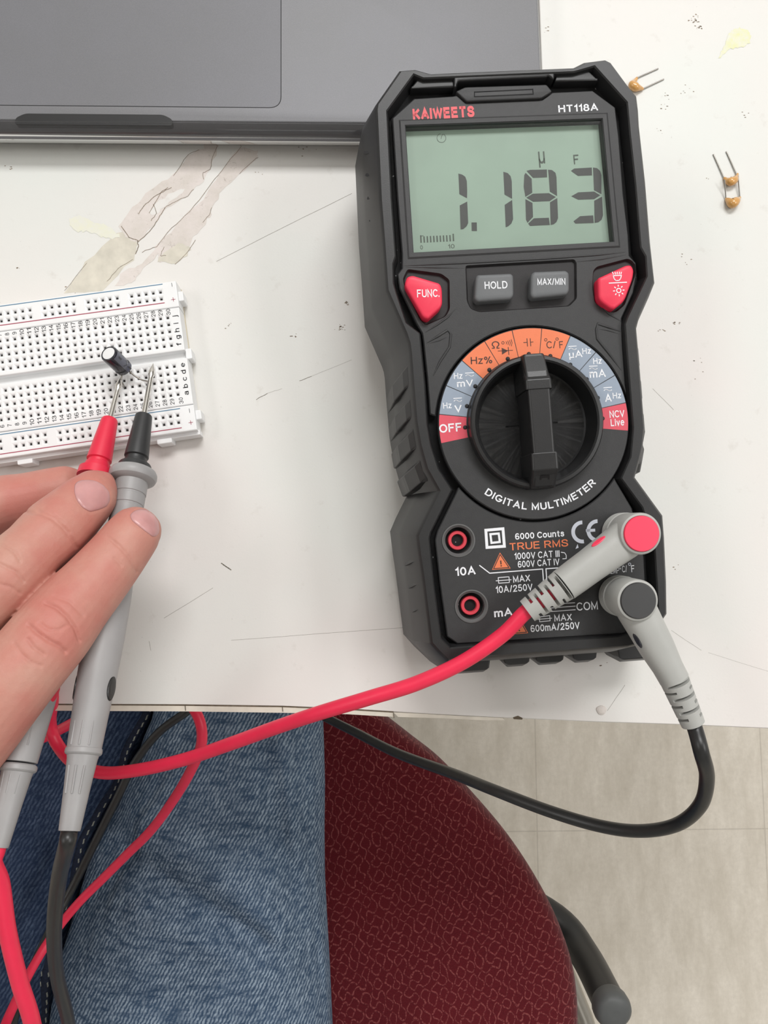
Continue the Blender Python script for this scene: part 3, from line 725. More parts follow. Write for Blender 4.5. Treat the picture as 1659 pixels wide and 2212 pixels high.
# dial plate with coloured sectors
mb = MB(); wd = 41.0
mb.lathe(DC, [(0, 38), (RO, 38), (RO, wd-0.35), (RO-0.3, wd), (19.5, wd)], 96)
plate = finish(meter.part('dial_plate', mb, 'panel'), shade=30)
secs = [('sector_red', 1), ('sector_grey', 2), ('sector_orange', 4), ('sector_grey', 3), ('sector_red', 1)]
aa = [192.4, 174.6, 156.7, 138.9, 121.0, 103.2, 85.2, 67.3, 48.9, 30.6, 12.6, -4.7]
am = []
for a in aa:
    q = (1153.0+206*math.cos(math.radians(a)), 914.3-206*math.sin(math.radians(a))); am.append(math.degrees(ang_of(q, wd)) % 360)
am = [a if a < 300 else a-360 for a in am]
i = 0
for mname, n in secs:
    for k in range(n):
        mb = MB(); mb.ringp(DC, 20.3, RO-0.32, wd+0.05, am[i+1]+0.25, am[i]-0.25, 16)
        meter.part('dial_sector', mb, mname, parent=plate, label={'sector_red': 'red dial sector', 'sector_grey': 'blue grey dial sector', 'sector_orange': 'orange dial sector'}[mname]); i += 1
wx = wd+0.10
mb = MB()
for a, b, tx, cp, bo in (((72,905),(250,890),'OFF',18.5,0.02),((102,712),(172,706),'Hz',13,0.008),((192,740),(252,736),'V',15.5,0.015),((187,475),(258,472),'Hz',13,0.008),((212,540),(342,530),'mV',14.5,0.01),
      ((1104,310),(1212,300),'\u00b5A',15,0.01),((1210,277),(1282,272),'Hz',12.5,0.008),((1297,357),(1367,352),'Hz',12.8,0.008),((1268,466),(1398,459),'mA',17,0.01),((1391,659),(1445,655),'A',17,0.012),
      ((1453,632),(1522,627),'Hz',12.8,0.008),((1428,785),(1547,776),'NCV',15.2,0.01),((1437,851),(1545,844),'Live',15.2,0.01)):
    T(mb, tx, a, b, cp, wx, D4, bo)
for a, b in (((182,630),(250,625)),((275,428),(345,424)),((1097,216),(1163,212)),((1262,373),(1330,370)),((1377,545),(1445,540))):
    mark(mb, 'current_symbol'); A = pt(a, D4, wx); B = pt(b, D4, wx); mb.line(A, B, 0.24, wx)
    dn = Vector((0, -0.78, 0)); pts = []
    for k in range(13):
        t_ = k/12; pts.append(A.lerp(B, 0.06+0.88*t_)+dn+Vector((0, 0.26*math.sin(t_*2*PI), 0)))
    mb.stroke(pts, 0.24, wx)
mark(mb, 'curved_lettering')
s_ = 'DIGITAL MULTIMETER'; rb = (669/3.687+2)/7.17; wds = []
for ch in s_:
    if ch == ' ': wds.append(0.42); continue
    v, f = glyphs(ch, 0.02); wds.append(max(p[0] for p in v)-min(p[0] for p in v)+0.17)
tot = sum(wds); aS = ang_of(D4((432,1372)), wd); aE = ang_of(D4((1325,1300)), wd)
acc = 0; rb = 25.9
for ch, wv in zip(s_, wds):
    t_ = (acc+wv/2)/tot; acc += wv
    if ch == ' ': continue
    a = aS+(aE-aS)*t_; v, f = glyphs(ch, 0.02); x0 = min(p[0] for p in v); x1 = max(p[0] for p in v)
    e = Vector((-math.sin(a), math.cos(a))); n = Vector((-math.cos(a), -math.sin(a))); k = 2.15/capH(); ksx = (aE-aS)*25.0/tot
    o_ = Vector((DC.x, DC.y))-n*rb
    mb.add([(*(o_+e*(p[0]-(x0+x1)/2)*ksx+n*p[1]*k), wx) for p in v], f)
split_parts(mb, 'white', plate)
mb = MB()
T(mb, 'Hz%', (322,357), (493,350), 15.5, wx, D4, 0.005); T(mb, '\u03a9', (488,233), (550,232), 16, wx, D4, 0.0); T(mb, 'C/', (925,232), (1000,228), 15.5, wx, D4, 0.0); T(mb, 'F', (1028,230), (1058,228), 15.0, wx, D4, 0.0)
for c in ((918,162), (1008,156), (577,186)): mark(mb, 'degree_mark'); q = pt(c, D4, wx); mb.ringp(q, 0.3, 0.46, wx, seg=20)
for k in range(4):
    x = 603+k*14; h = 16+k*9; st(mb, [(x-2,186-h*0.6),(x+5,186),(x,186+h*0.6)], D4, 1.2, wx)
st(mb, [(538,252),(655,245)], D4, 1.3, wx); st(mb, [(619,222),(624,280)], D4, 1.6, wx); mark(mb, 'diode_symbol'); mb.fill([pt(p, D4, wx) for p in [(567,226),(570,280),(618,249)]])
st(mb, [(768,153),(773,213)], D4, 1.7, wx); st(mb, [(794,153),(799,211)], D4, 1.7, wx); st(mb, [(742,184),(770,182)], D4, 1.5, wx); st(mb, [(797,181),(817,179)], D4, 1.5, wx)
split_parts(mb, 'darkprint', plate)
mb = MB()
for i in range(11):
    a = math.radians((am[i]+am[i+1])/2); c = (DC.x+20.75*math.cos(a), DC.y+20.75*math.sin(a)); mb.lathe(c, [(0.62, wd), (0.62, wd+0.2), (0.35, wd+0.4), (0, wd+0.42)], 12)
meter.part('detent_dots', mb, 'knob', parent=plate)

# rotary knob
mb = MB(); W0 = 45.2; RK = 19.9
mb.lathe(DC, [(RK, wd-0.5), (RK+0.05, W0-2.5), (RK-0.15, W0-0.6), (RK-0.6, W0), (RK-1.5, W0+0.1), (RK-2.0, W0-0.4), (RK-3.4, 38.4), (RK-3.9, 38.0), (0, 38.0)], 96)
knob = finish(meter.part('rotary_knob', mb, 'knob'), shade=30)
ka = math.radians(0.9); kx = Vector((math.cos(ka), math.sin(ka))); ky = Vector((-math.sin(ka), math.cos(ka)))
WT = 50.0
def kp(x, y, w): q = Vector((DC.x, DC.y))+kx*x+ky*y; return (q.x, q.y, w)
def bar(mb, secs_):     # cross-sections across the handle: y, half width top, half width bottom, top height
    loops = []
    for y, ht, hb, wt_, yb_ in secs_:
        loops.append([kp(-hb, yb_, 38.0), kp(-hb+0.2, yb_, 38.6), kp(-ht-0.25, y, wt_-1.2), kp(-ht, y, wt_-0.3), kp(-ht+0.4, y, wt_), kp(ht-0.4, y, wt_), kp(ht, y, wt_-0.3), kp(ht+0.25, y, wt_-1.2), kp(hb-0.2, yb_, 38.6), kp(hb, yb_, 38.0)])
    mb.loft(loops)
mb = MB()
bar(mb, [(-19.2, 2.9, 4.2, 46.6, -19.2), (-15.0, 3.2, 4.3, 49.3, -15), (-10, 3.1, 4.0, WT, -10), (0, 3.15, 3.9, WT, 0), (9, 3.2, 3.9, WT, 9), (14, 3.3, 4.0, WT-1.0, 14), (19.4, 3.1, 4.2, 46.8, 19.4)])
grip = finish(meter.part('knob_grip', mb, 'knob', parent=knob), bevel=0.3)
mb = MB()
bar(mb, [(8.6, 3.75, 4.4, WT+0.25, 8.6), (11.5, 3.7, 4.4, WT+0.15, 11.5), (13.0, 3.6, 4.4, WT-1.2, 13.0), (19.6, 2.9, 4.5, 46.8, 19.6)])
bar(mb, [(-9.6, 3.75, 4.4, WT+0.25, -9.6), (-14.5, 3.8, 4.4, WT+0.1, -14.5), (-16.0, 3.7, 4.5, WT-1.3, -16), (-19.7, 3.5, 4.7, 45.6, -19.7)])
finish(meter.part('knob_end_caps', mb, 'knob', parent=knob), bevel=0.3)
mb = MB(); q = [kp(x, y, WT-1.2-(-y-16.0)/3.7*(WT-1.3-45.6)+0.12) for x, y in ((-1.3,-16.1),(1.3,-16.1),(1.9,-19.4),(1.3,-19.4),(0.85,-16.8),(-0.85,-16.8),(-1.3,-19.4),(-1.9,-19.4))]
mb.fill(q); meter.part('notch_shade', mb, 'jack_black', parent=knob)  # flat black shape, the shade inside the end cap's cutout drawn as colour
mb = MB()
q = [meter.px(*D4(p), WT-0.5) for p in [(787,338),(832,338),(880,458),(787,458)]]
hgt = []
for p in q:
    yv = (Vector((p.x, p.y))-Vector((DC.x, DC.y))).dot(ky); hgt.append(WT-1.2-(yv-13.0)/6.6*(WT-1.2-46.8))
vs = [(p.x, p.y, h+0.12) for p, h in zip(q, hgt)]; c = cen(vs)
mb.cur = 0; mb.fill([c+(Vector(v)-c)*1.0 for v in vs]); mb.cur = 1; mb.fill([c+(Vector(v)-c)*0.74+Vector((0, 0, 0.06)) for v in vs])
meter.part('pointer_mark', mb, ['jack_black', 'orange'], parent=knob, label='orange pointer window')

# push buttons
def button(name_label, poly, f, top, m, r=1.0, base=38.5, bev=0.9):
    mb = MB(); q = rounded(ccw(meter.pl([f(p) for p in poly], top)), r, 5); mb.prism(q, base, top, bev, bev)
    return finish(meter.part('push_button', mb, m, label=name_label), shade=50)
b1 = button('red function button', [(330,1178),(358,1170),(500,1212),(510,1240),(512,1330),(437,1398),(412,1388),(316,1222)], Z1, 43.0, 'btn_red', 1.6)
b2 = button('grey hold button', [(682,1185),(690,1168),(862,1160),(876,1172),(878,1275),(860,1295),(690,1308),(675,1290)], Z1, 42.6, 'btn_grey', 1.4)
b3 = button('grey max min button', [(965,1172),(978,1152),(1145,1145),(1162,1160),(1163,1250),(1148,1272),(975,1290),(962,1272)], Z1, 42.6, 'btn_grey', 1.4)
b4 = button('red lamp button', [(1308,1200),(1312,1184),(1455,1118),(1480,1118),(1494,1145),(1488,1190),(1445,1305),(1392,1345),(1372,1342),(1312,1300)], Z1, 43.0, 'btn_red', 1.6)
for b, tx, A, B, cp, w in ((b1,'FUNC.',(382,1286),(496,1283),17,43.06),(b2,'HOLD',(728,1243),(845,1239),16,42.66),(b3,'MAX/MIN',(998,1223),(1141,1221),14.5,42.66)):
    mb = MB(); T(mb, tx, A, B, cp, w, Z1, 0.012); meter.part('button_print', mb, 'white', parent=b)
mb = MB(); w = 43.06
def G7(p): return (1260+p[0]/7.373, 400+p[1]/7.373)
def s7(pts, wd_): mb.stroke([meter.px(*G7(p), w) for p in pts], wd_, w)
for x0, x1 in ((465,478),(505,512),(540,540),(578,570),(608,598)): s7([(x0,1385),(x1,1418)], 0.26)
s7([(478,1440),(607,1437),(595,1485),(570,1517),(520,1520),(490,1488),(478,1440)], 0.27); s7([(412,1560),(690,1546)], 0.3)
c = meter.px(*G7((565,1678)), w); mb.ringp(c, 0.5, 0.78, w)
for k in range(8):
    a = k*PI/4+0.04; mb.line((c.x+1.15*math.cos(a), c.y+1.15*math.sin(a)), (c.x+1.72*math.cos(a), c.y+1.72*math.sin(a)), 0.3, w)
meter.part('button_print', mb, 'white', parent=b4)

# two empty input jacks
for c, lab in zip(jk, ('upper empty input jack', 'lower empty input jack')):
    mb = MB(); mb.lathe(c, [(RJ, WP), (RJ, WP+0.25), (RJ-0.35, WP+0.3), (RJ-1.0, WP-0.4), (RJ-1.05, 30)], 48)
    j = finish(meter.part('input_jack', mb, 'jack_rim', label=lab), shade=40)
    mb = MB(); mb.lathe(c, [(4.1, 30), (3.9, 29)], 32); mb.disc(c, 4.1, 30.5); meter.part('jack_well', mb, 'jack_black', parent=j)
    mb = MB(); mb.lathe(c, [(3.0, 30.6), (2.95, 37.6), (2.75, 38.0), (1.95, 38.0), (1.8, 37.6), (1.75, 31.0)], 40); finish(meter.part('jack_sleeve', mb, 'jack_red', parent=j), shade=40)
    mb = MB(); mb.disc(c, 1.8, 31.5); meter.part('jack_socket', mb, 'jack_black', parent=j)

# ---------------------------------------------------------------- test leads
def to_thing(mb, th, src=None):
    out = []
    for v in mb.v:
        w = Vector(v)
        if src is not None: w = src.R @ w + src.loc
        out.append(tuple(th.l(w)))
    mb.v = out; return mb
def axis_frame(A, B, up=(0, 0, 1)):
    t = (B-A).normalized(); u = Vector(up); u = (u-t*u.dot(t)).normalized(); return t, u, t.cross(u)
def relief(A, B, rA, rB, rc, nslot=5, seg=48, n=70, up=(0, 0, 1), s0=0.02, s1=0.93, flat=1.0):
    t, u, w = axis_frame(A, B, up); L = (B-A).length; mb = MB(); loops = []
    for i in range(n+1):
        s = i/n; c = A+t*L*s; ring = []
        for k in range(seg):
            a = 2*PI*k/seg; r = rA+(rB-rA)*s
            if s0 < s < s1:
                q = (s-s0)/(s1-s0)*nslot; kk = int(q); fr = q-kk
                if fr < 0.36:
                    off = 0 if kk % 2 == 0 else PI/2
                    d = abs(((a-off+PI/2) % PI)-PI/2)          # distance to the slot centre line (two slots each)
                    if d < 0.95: r = rc-0.3
            else:
                pass
            ring.append(c+w*math.sin(a)*r+u*math.cos(a)*r*flat)
        loops.append(ring)
    mb.loft(loops, True, True, False); return mb
def seg_lathe(A, B, prof, up=(0, 0, 1), seg=40):
    """prof: (pixel row of the photograph, radius px) along the straight axis A-B"""
    mb = MB(); t, u, w = axis_frame(A, B, up); loops = []
    for y, r in prof:
        lo, hi = -0.6, 1.6
        for _ in range(40):
            m = (lo+hi)/2
            if proj(A+(B-A)*m)[1] < y: lo = m
            else: hi = m
        c = A+(B-A)*lo; rr = r*depth(c)/F
        loops.append([c+w*math.sin(2*PI*k/seg)*rr+u*math.cos(2*PI*k/seg)*rr for k in range(seg)])
    mb.loft(loops, True, True); return mb

def make_lead(name, label, tip, end, prof_tip, prof_guard, prof_handle, prof_relief, mguard, mwire, mcap, cap_px, strain, arm_w, cable_pts, core_r=2.2):
    A = P(*tip); B = P(*end); th = Thing(name, label, 'test lead', (A+B)/2, group='multimeter test leads')
    g = lambda nm, mb, m, par=None, lab=None: th.part(nm, to_thing(mb, th), m, par, lab)
    finish(g('probe_tip', seg_lathe(A, B, prof_tip, seg=24), 'steel'), shade=30)
    finish(g('tip_guard', seg_lathe(A, B, prof_guard), mguard), shade=30)
    h = finish(g('probe_handle', seg_lathe(A, B, prof_handle), 'lead_grey2'), shade=25)
    finish(g('probe_strain_relief', seg_lathe(A, B, prof_relief), 'lead_grey2'), shade=30)
    # oval grip inserts on the two sides of the handle
    t, u, w = axis_frame(A, B)
    for s in (-1, 1):
        lo, hi = 0, 1.2
        for _ in range(40):
            m = (lo+hi)/2
            if proj(A+(B-A)*m)[1] < 1487: lo = m
            else: hi = m
        c = A+(B-A)*lo; d = (w*s+u*0.25).normalized(); rr = 40*depth(c)/F
        mb = MB(); o = c+d*(rr-0.45); e = t.cross(d)
        mb.loft([[o+t*3.6*k_*math.cos(a)+e*1.9*k_*math.sin(a)+d*h_ for a in [2*PI*i/24 for i in range(24)]] for k_, h_ in ((1, -0.8), (1, 0.42), (0.9, 0.62), (0.5, 0.7))])
        g('grip_insert', mb, 'wire_black' if 'black' in label else mguard, h)
    for k in range(-1, 2):      # moulded slots beside the collar
        for y0, y1, dr in ((1560, 1612, 35.5), (1655, 1715, 31.0)):
            pts = []
            for y in (y0, y1):
                lo, hi = 0, 1.3
                for _ in range(40):
                    m = (lo+hi)/2
                    if proj(A+(B-A)*m)[1] < y: lo = m
                    else: hi = m
                c = A+(B-A)*lo; a = k*0.55; rr = (dr-(4 if y == y1 and y1 > 1650 else 0))*depth(c)/F; pts.append(c+(u*math.cos(a)+w*math.sin(a))*(rr+0.05))
            mb = MB(); mb.tube(pts, 0.3, 8); g('handle_rib', mb, 'lead_grey2', h)
    # plug in the frame of the meter
    c = meter.px(cap_px[0], cap_px[1], 57.0); mb = MB(); r = 5.75
    prof = [(r-0.6, WP-6.5), (r-0.6, WP+0.2), (r-0.1, WP+0.3), (r, WP+1.0)]
    w_ = WP+1.4
    for i in range(4): prof += [(r+0.3, w_), (r+0.3, w_+0.5), (r-0.4, w_+0.65), (r-0.4, w_+1.0)]; w_ += 1.15
    prof += [(r+0.15, w_+0.4), (r+0.15, 55.6), (r-0.1, 56.2), (r-0.6, 56.5), (5.1, 56.5), (5.1, 55.9), (0, 55.9)]
    mb.lathe(c, prof, 64); plug = finish(th.part('plug_head', to_thing(mb, th, meter), 'lead_grey'), shade=30)
    mb = MB(); mb.lathe(c, [(5.0, 55.5), (5.0, 56.7), (4.8, 57.0), (0, 57.05)], 64)
    finish(th.part('plug_cap', to_thing(mb, th, meter), mcap, plug), shade=30)
    # arm
    (ax, ay), (bx, by), ra, rb, re = strain
    S0 = meter.px(ax, ay, arm_w[0]); S1 = meter.px(bx, by, arm_w[1]); H = Vector((c.x, c.y, 50.6))
    S0w, S1w, Hw = [MR @ v + meter.loc for v in (S0, S1, H)]
    n_ = MR @ Vector((0, 0, 1)); t, u, w = axis_frame(Hw, S0w, n_); mb = MB(); loops = []
    for s, a_, b_ in ((0.0, 5.4, 5.0), (0.15, 5.5, 5.1), (0.35, 5.2, 5.0), (0.6, 4.9, 4.8), (0.85, ra+0.1, ra+0.1), (1.0, ra, ra)):
        cc_ = Hw.lerp(S0w, s); loops.append([cc_+w*a_*sq(math.sin(2*PI*k/36))+u*b_*sq(math.cos(2*PI*k/36)) for k in range(36)])
    mb.loft(loops, False, True); arm = finish(g('plug_arm', mb, 'lead_grey'), shade=40)
    # small oval on the flank of the arm
    sd = -1 if 'red' in label else 1
    m_ = Hw.lerp(S0w, 0.40); d = (w*sd*(-1 if (w.x*0+w.y) > 0 and False else 1)+u*0.55).normalized()
    if (d.x) > 0: d = (-w*sd+u*0.55).normalized()
    o_ = m_+d*5.05; e_ = t.cross(d); mb = MB()
    mb.loft([[o_+t*2.4*k_*math.cos(a)+e_*0.85*k_*math.sin(a)+d*h_ for a in [2*PI*i/24 for i in range(24)]] for k_, h_ in ((1, -1.0), (1, 0.35), (0.8, 0.5))])
    g('arm_insert', mb, mcap if 'red' in label else 'capbody', arm)
    g('plug_strain_relief', relief(S0w, S1w, ra, re, rb, 6, up=n_), 'lead_grey')
    # cable
    pts = [S0w.lerp(S1w, 0.1), S0w.lerp(S1w, 0.6), S1w+ (S1w-S0w).normalized()*1.0]+[P(*q) for q in cable_pts]
    e0 = A+(B-A)*1.0; e1 = A+(B-A)*0.93
    pts += [e0+(e0-e1)*0.3, e0, e1]
    pa = catmull(pts, 10)
    # even the sampling so that the tube stays round
    mb = MB(); mb.tube(pa, core_r, 18); g('cable', mb, mwire)
    return th
def sq(x): return math.copysign(abs(x)**0.85, x)

prof_tip_b = [(785,0.6),(790,2.0),(797,5.0),(803,6.6),(811,6.8),(814,5.2),(818,4.9),(860,5.6),(905,6.4)]
prof_guard_b = [(897,7),(897.5,16),(899,17.5),(903,18.2),(985,25.5),(987,25.5),(989,21.5),(994,21.5),(995,24),(1003,25),(1004,33),(1006,34.5),(1019,35.5)]
prof_handle_b = [(1016,30),(1016.5,42),(1019,47),(1024,50),(1031,50.5),(1037,48),(1041,42),(1043,34),(1068,34),(1069,32.5),(1072,32.5),(1073,33.5),(1092,33.5),(1093,32),(1096,32),(1097,33),(1180,35),(1290,41.5),(1380,42.5),(1487,40.5),(1545,38),(1616,36),(1617,33)]
prof_relief_b = [(1614,34),(1617,37.5),(1621,38.5),(1627,38.5),(1630,36.5),(1632,33),(1640,31.5),(1700,27.5),(1790,22.8),(1795,22.0),(1795.5,12)]
sh = lambda pr, d: [(y+d, r) for y, r in pr]
black_lead = make_lead('test_lead', 'black test lead with grey probe handle, its plug in the lower right socket', (331,785,10.2), (150,1795,56),
    prof_tip_b, prof_guard_b, prof_handle_b, prof_relief_b, 'tip_black', 'wire_black', 'cap_black', (1380,1298),
    ((1456,1467), (1497,1563), 4.1, 2.3, 3.35), (49.5, 49.0),
    [(1515,1625,50),(1527,1680,42),(1512,1740,30),(1460,1782,16),(1380,1795,4),(1290,1783,-6),(1180,1750,-16),(1060,1704,-30),(980,1672,-48),(860,1628,-80),(770,1583,-108),(700,1548,-130),
     (640,1515,-140),(540,1490,-140),(460,1500,-135),(400,1540,-132),(340,1585,-138),(290,1650,-146),(255,1720,-150),(215,1800,-154),(165,1900,-156),(118,1990,-150),(75,2080,-140),(35,2180,-125),(25,2300,-110),
     (90,2420,-80),(165,2340,-50),(148,2210,-14),(124,2110,8),(117,2010,28),(127,1900,43)])
dx = lambda x: x
def prof_red(pr, off, k=1.0): return [(y+off, r*k) for y, r in pr]
red_lead = make_lead('test_lead', 'red test lead with grey probe handle, its plug in the upper right socket', (262,812,10.4), (-7,1835,60),
    prof_red(prof_tip_b, 27, 1.05), [(905,7),(905.5,15),(908,17),(913,18),(992,26),(994,26),(996,22),(1001,22),(1003,26),(1013,28),(1016,36),(1032,37)], [(y+30, min(r, 40)) for y, r in prof_handle_b if y > 1017], prof_red(prof_relief_b, 36),
    'tip_red', 'wire_red', 'cap_red', (1387,1153), ((1217,1264), (1139,1320), 4.7, 2.35, 3.5), (50.0, 48.5),
    [(1085,1372,49),(1000,1430,48),(900,1476,46),(800,1507,43),(690,1540,36),(600,1570,26),(500,1606,14),(400,1640,4),(300,1663,-4),(220,1669,-10),(160,1648,-15),(122,1605,-18),(108,1560,-14),(112,1500,6.5),(95,1440,6.0),(30,1430,7.0),
     (-60,1520,8),(-110,1600,-5),(-40,1640,-60),(80,1600,-85),(200,1540,-62),(300,1500,-56),(380,1498,-54),(424,1540,-52),(436,1600,-54),(412,1665,-66),(370,1735,-86),(325,1795,-104),(275,1845,-118),(225,1895,-128),(170,1950,-134),(125,2005,-136),(85,2065,-130),(40,2150,-116),(0,2260,-90),
     (20,2420,-30),(85,2330,30),(70,2212,42),(42,2120,48),(16,2010,54),(2,1910,58)])


# ---------------------------------------------------------------- breadboard
BR = Matrix.Rotation(math.radians(8.996), 3, 'Z')
board = Thing('breadboard', 'white solderless breadboard with rows numbered to 30, under the probe tips', 'breadboard', (-90.42, 77.05, 0), BR)
BT = 8.5; X0, X1 = -52.9, 29.8; pit = 2.54
gx = lambda c: (c-20)*pit
holes = []
for c in range(1, 31):
    for r in (0, 1, 2, 3, 4): holes.append((gx(c), (r-5.5)*pit)); holes.append((gx(c), (r+1.5)*pit+0.0))
rail = []
for g_ in range(5):
    for k in range(5):
        x = 24.06-15.24*g_-2.54*k; rail += [(x, 23.6), (x, 21.06)]; x += 0.27; rail += [(x, -21.35), (x, -23.9)]
def face_with_holes(mb, hs, x0, x1, y0, y1, w):
    # rows of cells: each hole gets a square cell with a funnel
    rows = {}
    for x, y in hs: rows.setdefault(round(y, 2), []).append(x)
    ys = sorted(rows); prev = y0
    for y in ys:
        a = y-1.2; b = y+1.2
        if a > prev: mb.add([(x0, prev, w), (x1, prev, w), (x1, a, w), (x0, a, w)], [[0, 1, 2, 3]])
        px_ = x0
        for x in sorted(rows[y]):
            l, r = x-1.2, x+1.2
            mb.add([(px_, a, w), (l, a, w), (l, b, w), (px_, b, w)], [[0, 1, 2, 3]])
            L = [[(x+sx*h, y+sy*h, z) for sx, sy in ((-1, -1), (1, -1), (1, 1), (-1, 1))] for h, z in ((1.2, w), (0.72, w-0.12), (0.46, w-0.45), (0.42, w-2.4))]
            mb.loft(L, False, False)
            mb.cur = 1; mb.fill([(x+sx*0.46, y+sy*0.46, w-1.1) for sx, sy in ((-1, -1), (1, -1), (1, 1), (-1, 1))]); mb.cur = 0
            px_ = r
        mb.add([(px_, a, w), (x1, a, w), (x1, b, w), (px_, b, w)], [[0, 1, 2, 3]])
        prev = b
    mb.add([(x0, prev, w), (x1, prev, w), (x1, y1, w), (x0, y1, w)], [[0, 1, 2, 3]])
def block(mb, x0, x1, y0, y1, w, hs, skirt=0.0, left=True):
    e = 0.35
    face_with_holes(mb, hs, x0+e, x1-e, y0+e, y1-e, w)
    q = [(x0+e, y0+e), (x1-e, y0+e), (x1-e, y1-e), (x0+e, y1-e)]
    mb.loft([at(q, w), at(inset(q, -0.25), w-0.1), at(inset(q, -e), w-0.4), at(inset(q, -e-skirt), 1.0)], False, True)
mb = MB(); block(mb, X0, X1+0.2, 17.35, 26.9, BT, [h for h in rail if h[1] > 0]); board.part('power_rail', mb, ['abs', 'abs_hole'])
mb = MB(); block(mb, X0, X1+0.6, -27.4, -18.3, BT, [h for h in rail if h[1] < 0]); board.part('power_rail', mb, ['abs', 'abs_hole'])
mb = MB(); block(mb, X0, X1+0.1, 1.45, 17.2, BT, [h for h in holes if h[1] > 0]); block(mb, X0, X1+0.5, -18.15, -1.45, BT, [h for h in holes if h[1] < 0])
mb.box((X0+0.4, -1.6, 1), (X1-0.2, 1.6, 5.4)); mb.box((X0+0.3, -27.2, 0.8), (X1-0.1, 26.7, 4.6))
mb.box((X0-0.1, -28.6, 0.9), (X1+1.0, -27.0, 6.2))
mn = board.part('terminal_strip', mb, ['abs', 'abs_hole'])
mb = MB(); mb.box((X0, -28.0, 0.05), (X1+0.3, 27.0, 0.95)); board.part('backing', mb, 'foam')
for x, y, sx, sy in ((X1+1.0, 21.9, 1.6, 3.6), (X1+1.2, 0.6, 1.6, 3.8), (X1+1.6, -21.7, 1.6, 3.4), (18.6, -29.2, 4.6, 1.8), (-29.5, -29.2, 4.6, 1.8)):
    mb = MB(); mb.prism(rounded([(x-sx/2-0.6, y-sy/2), (x+sx/2, y-sy/2), (x+sx/2, y+sy/2), (x-sx/2-0.6, y+sy/2)], 0.4, 2), 1.0, 6.6, 0.3)
    board.part('connector_tab', mb, 'abs')
wb = BT+0.05
mb = MB()
def btxt(tx, x, y, cap, wid, rot=True, bold=0.0):
    # figures read sideways: baseline runs along +y
    if rot: put_text(mb, tx, (x+cap/2, y-wid/2), (x+cap/2, y+wid/2), cap, wb, bold)
    else: put_text(mb, tx, (x-wid/2, y-cap/2), (x+wid/2, y-cap/2), cap, wb, bold)
for n_ in range(1, 31):
    wdt = 2.2 if n_ > 9 else 0.95
    btxt(str(n_), gx(n_)+(0.35 if n_ < 30 else 0.6), 16.0-0.05, 1.45, wdt); btxt(str(n_), gx(n_)+(0.35 if n_ < 30 else 0.9), -16.35, 1.45, wdt)
for k, ch in enumerate('abcdefghij'):
    y = (k-5.5)*pit if k < 5 else (k-3.5)*pit
    v, f = glyphs(ch); wi_ = (max(p[0] for p in v)-min(p[0] for p in v))*2.3
    put_text(mb, ch, (29.0 if k > 4 else 29.3, y-wi_/2), (29.0 if k > 4 else 29.3, y+wi_/2), 1.75, wb, 0.01)
mb.line((28.5, 24.9), (28.5, 26.3), 0.16, wb); mb.line((28.7, -21.1), (28.7, -19.6), 0.16, wb)
board.part('row_numbers', mb, 'ink')
mb = MB(); mb.line((X0+1.5, 19.42), (25.16, 19.42), 0.3, wb); mb.line((X0+1.5, -25.95), (25.3, -25.95), 0.3, wb)
for x, y in ((28.3, 20.2), (28.6, -24.6)): mb.line((x-0.75, y), (x+0.75, y), 0.18, wb+0.01); mb.line((x, y-0.75), (x, y+0.75), 0.18, wb+0.01)
board.part('red_rail_line', mb, 'ink_red')
mb = MB(); mb.line((X0+1.5, 26.3), (25.3, 26.3), 0.3, wb); mb.line((X0+1.5, -19.12), (25.6, -19.12), 0.3, wb); board.part('blue_rail_line', mb, 'ink_blue')

# ---------------------------------------------------------------- electrolytic capacitor
ct = P(234,763,21.0); cb = P(268.5,796,12.2)
ecap = Thing('electrolytic_capacitor', 'black cylindrical capacitor standing tilted on the breadboard, touched by both probe tips', 'capacitor', cb)
def along(A, B, prof, seg=32, mcut=None):
    mb = MB(); t, u, w = axis_frame(A, B, (0.3, 0.2, 1)); loops = []
    for d, r in prof:
        c = A+t*d; loops.append([c+(u*math.cos(2*PI*k/seg)+w*math.sin(2*PI*k/seg))*r for k in range(seg)])
    mb.loft(loops, True, True, False); return mb
Lc = (ct-cb).length; rc = 2.95
mb = along(cb, ct, [(0, rc-0.4), (0.15, rc-0.1), (1.0, rc), (1.5, rc), (1.8, rc-0.35), (2.3, rc-0.35), (2.7, rc), (Lc-0.5, rc), (Lc-0.1, rc-0.25), (Lc, rc-0.6), (Lc-0.15, rc-0.75)])
finish(ecap.part('sleeve', to_thing(mb, ecap), 'capbody'), shade=35)
mb = along(cb, ct, [(Lc-0.3, rc-0.7), (Lc-0.08, rc-0.75), (Lc-0.05, 0.1)]); can = ecap.part('can_top', to_thing(mb, ecap), 'captop')
t, u, w = axis_frame(cb, ct, (0.3, 0.2, 1)); mb = MB(); cdir = (P(300,760,30)-P(255,780,18)); cdir = (cdir-t*cdir.dot(t)).normalized(); c2 = t.cross(cdir)
cols = []
for d in (0.4, 1.4, 2.0, 2.5, 4, 6, 8, Lc-0.6):
    rr = rc+0.05 if not 1.7 < d < 2.4 else rc-0.28
    cols.append([cb+t*d+(cdir*math.cos(a)+c2*math.sin(a))*rr for a in [-0.55+1.1*k/8 for k in range(9)]])
mb.loft(cols, False, False, True, closed=False); ecap.part('polarity_stripe', to_thing(mb, ecap), 'capstripe', label='grey stripe with dark minus marks')
mb = MB()
for d in (1.0, 7.0):
    o_ = cb+t*d+cdir*(rc+0.1); mb.add([o_-t*0.8-c2*0.3, o_+t*0.8-c2*0.3, o_+t*0.8+c2*0.3, o_-t*0.8+c2*0.3], [[0, 1, 2, 3]])
o_ = cb+t*3.6+cdir*(rc+0.08)
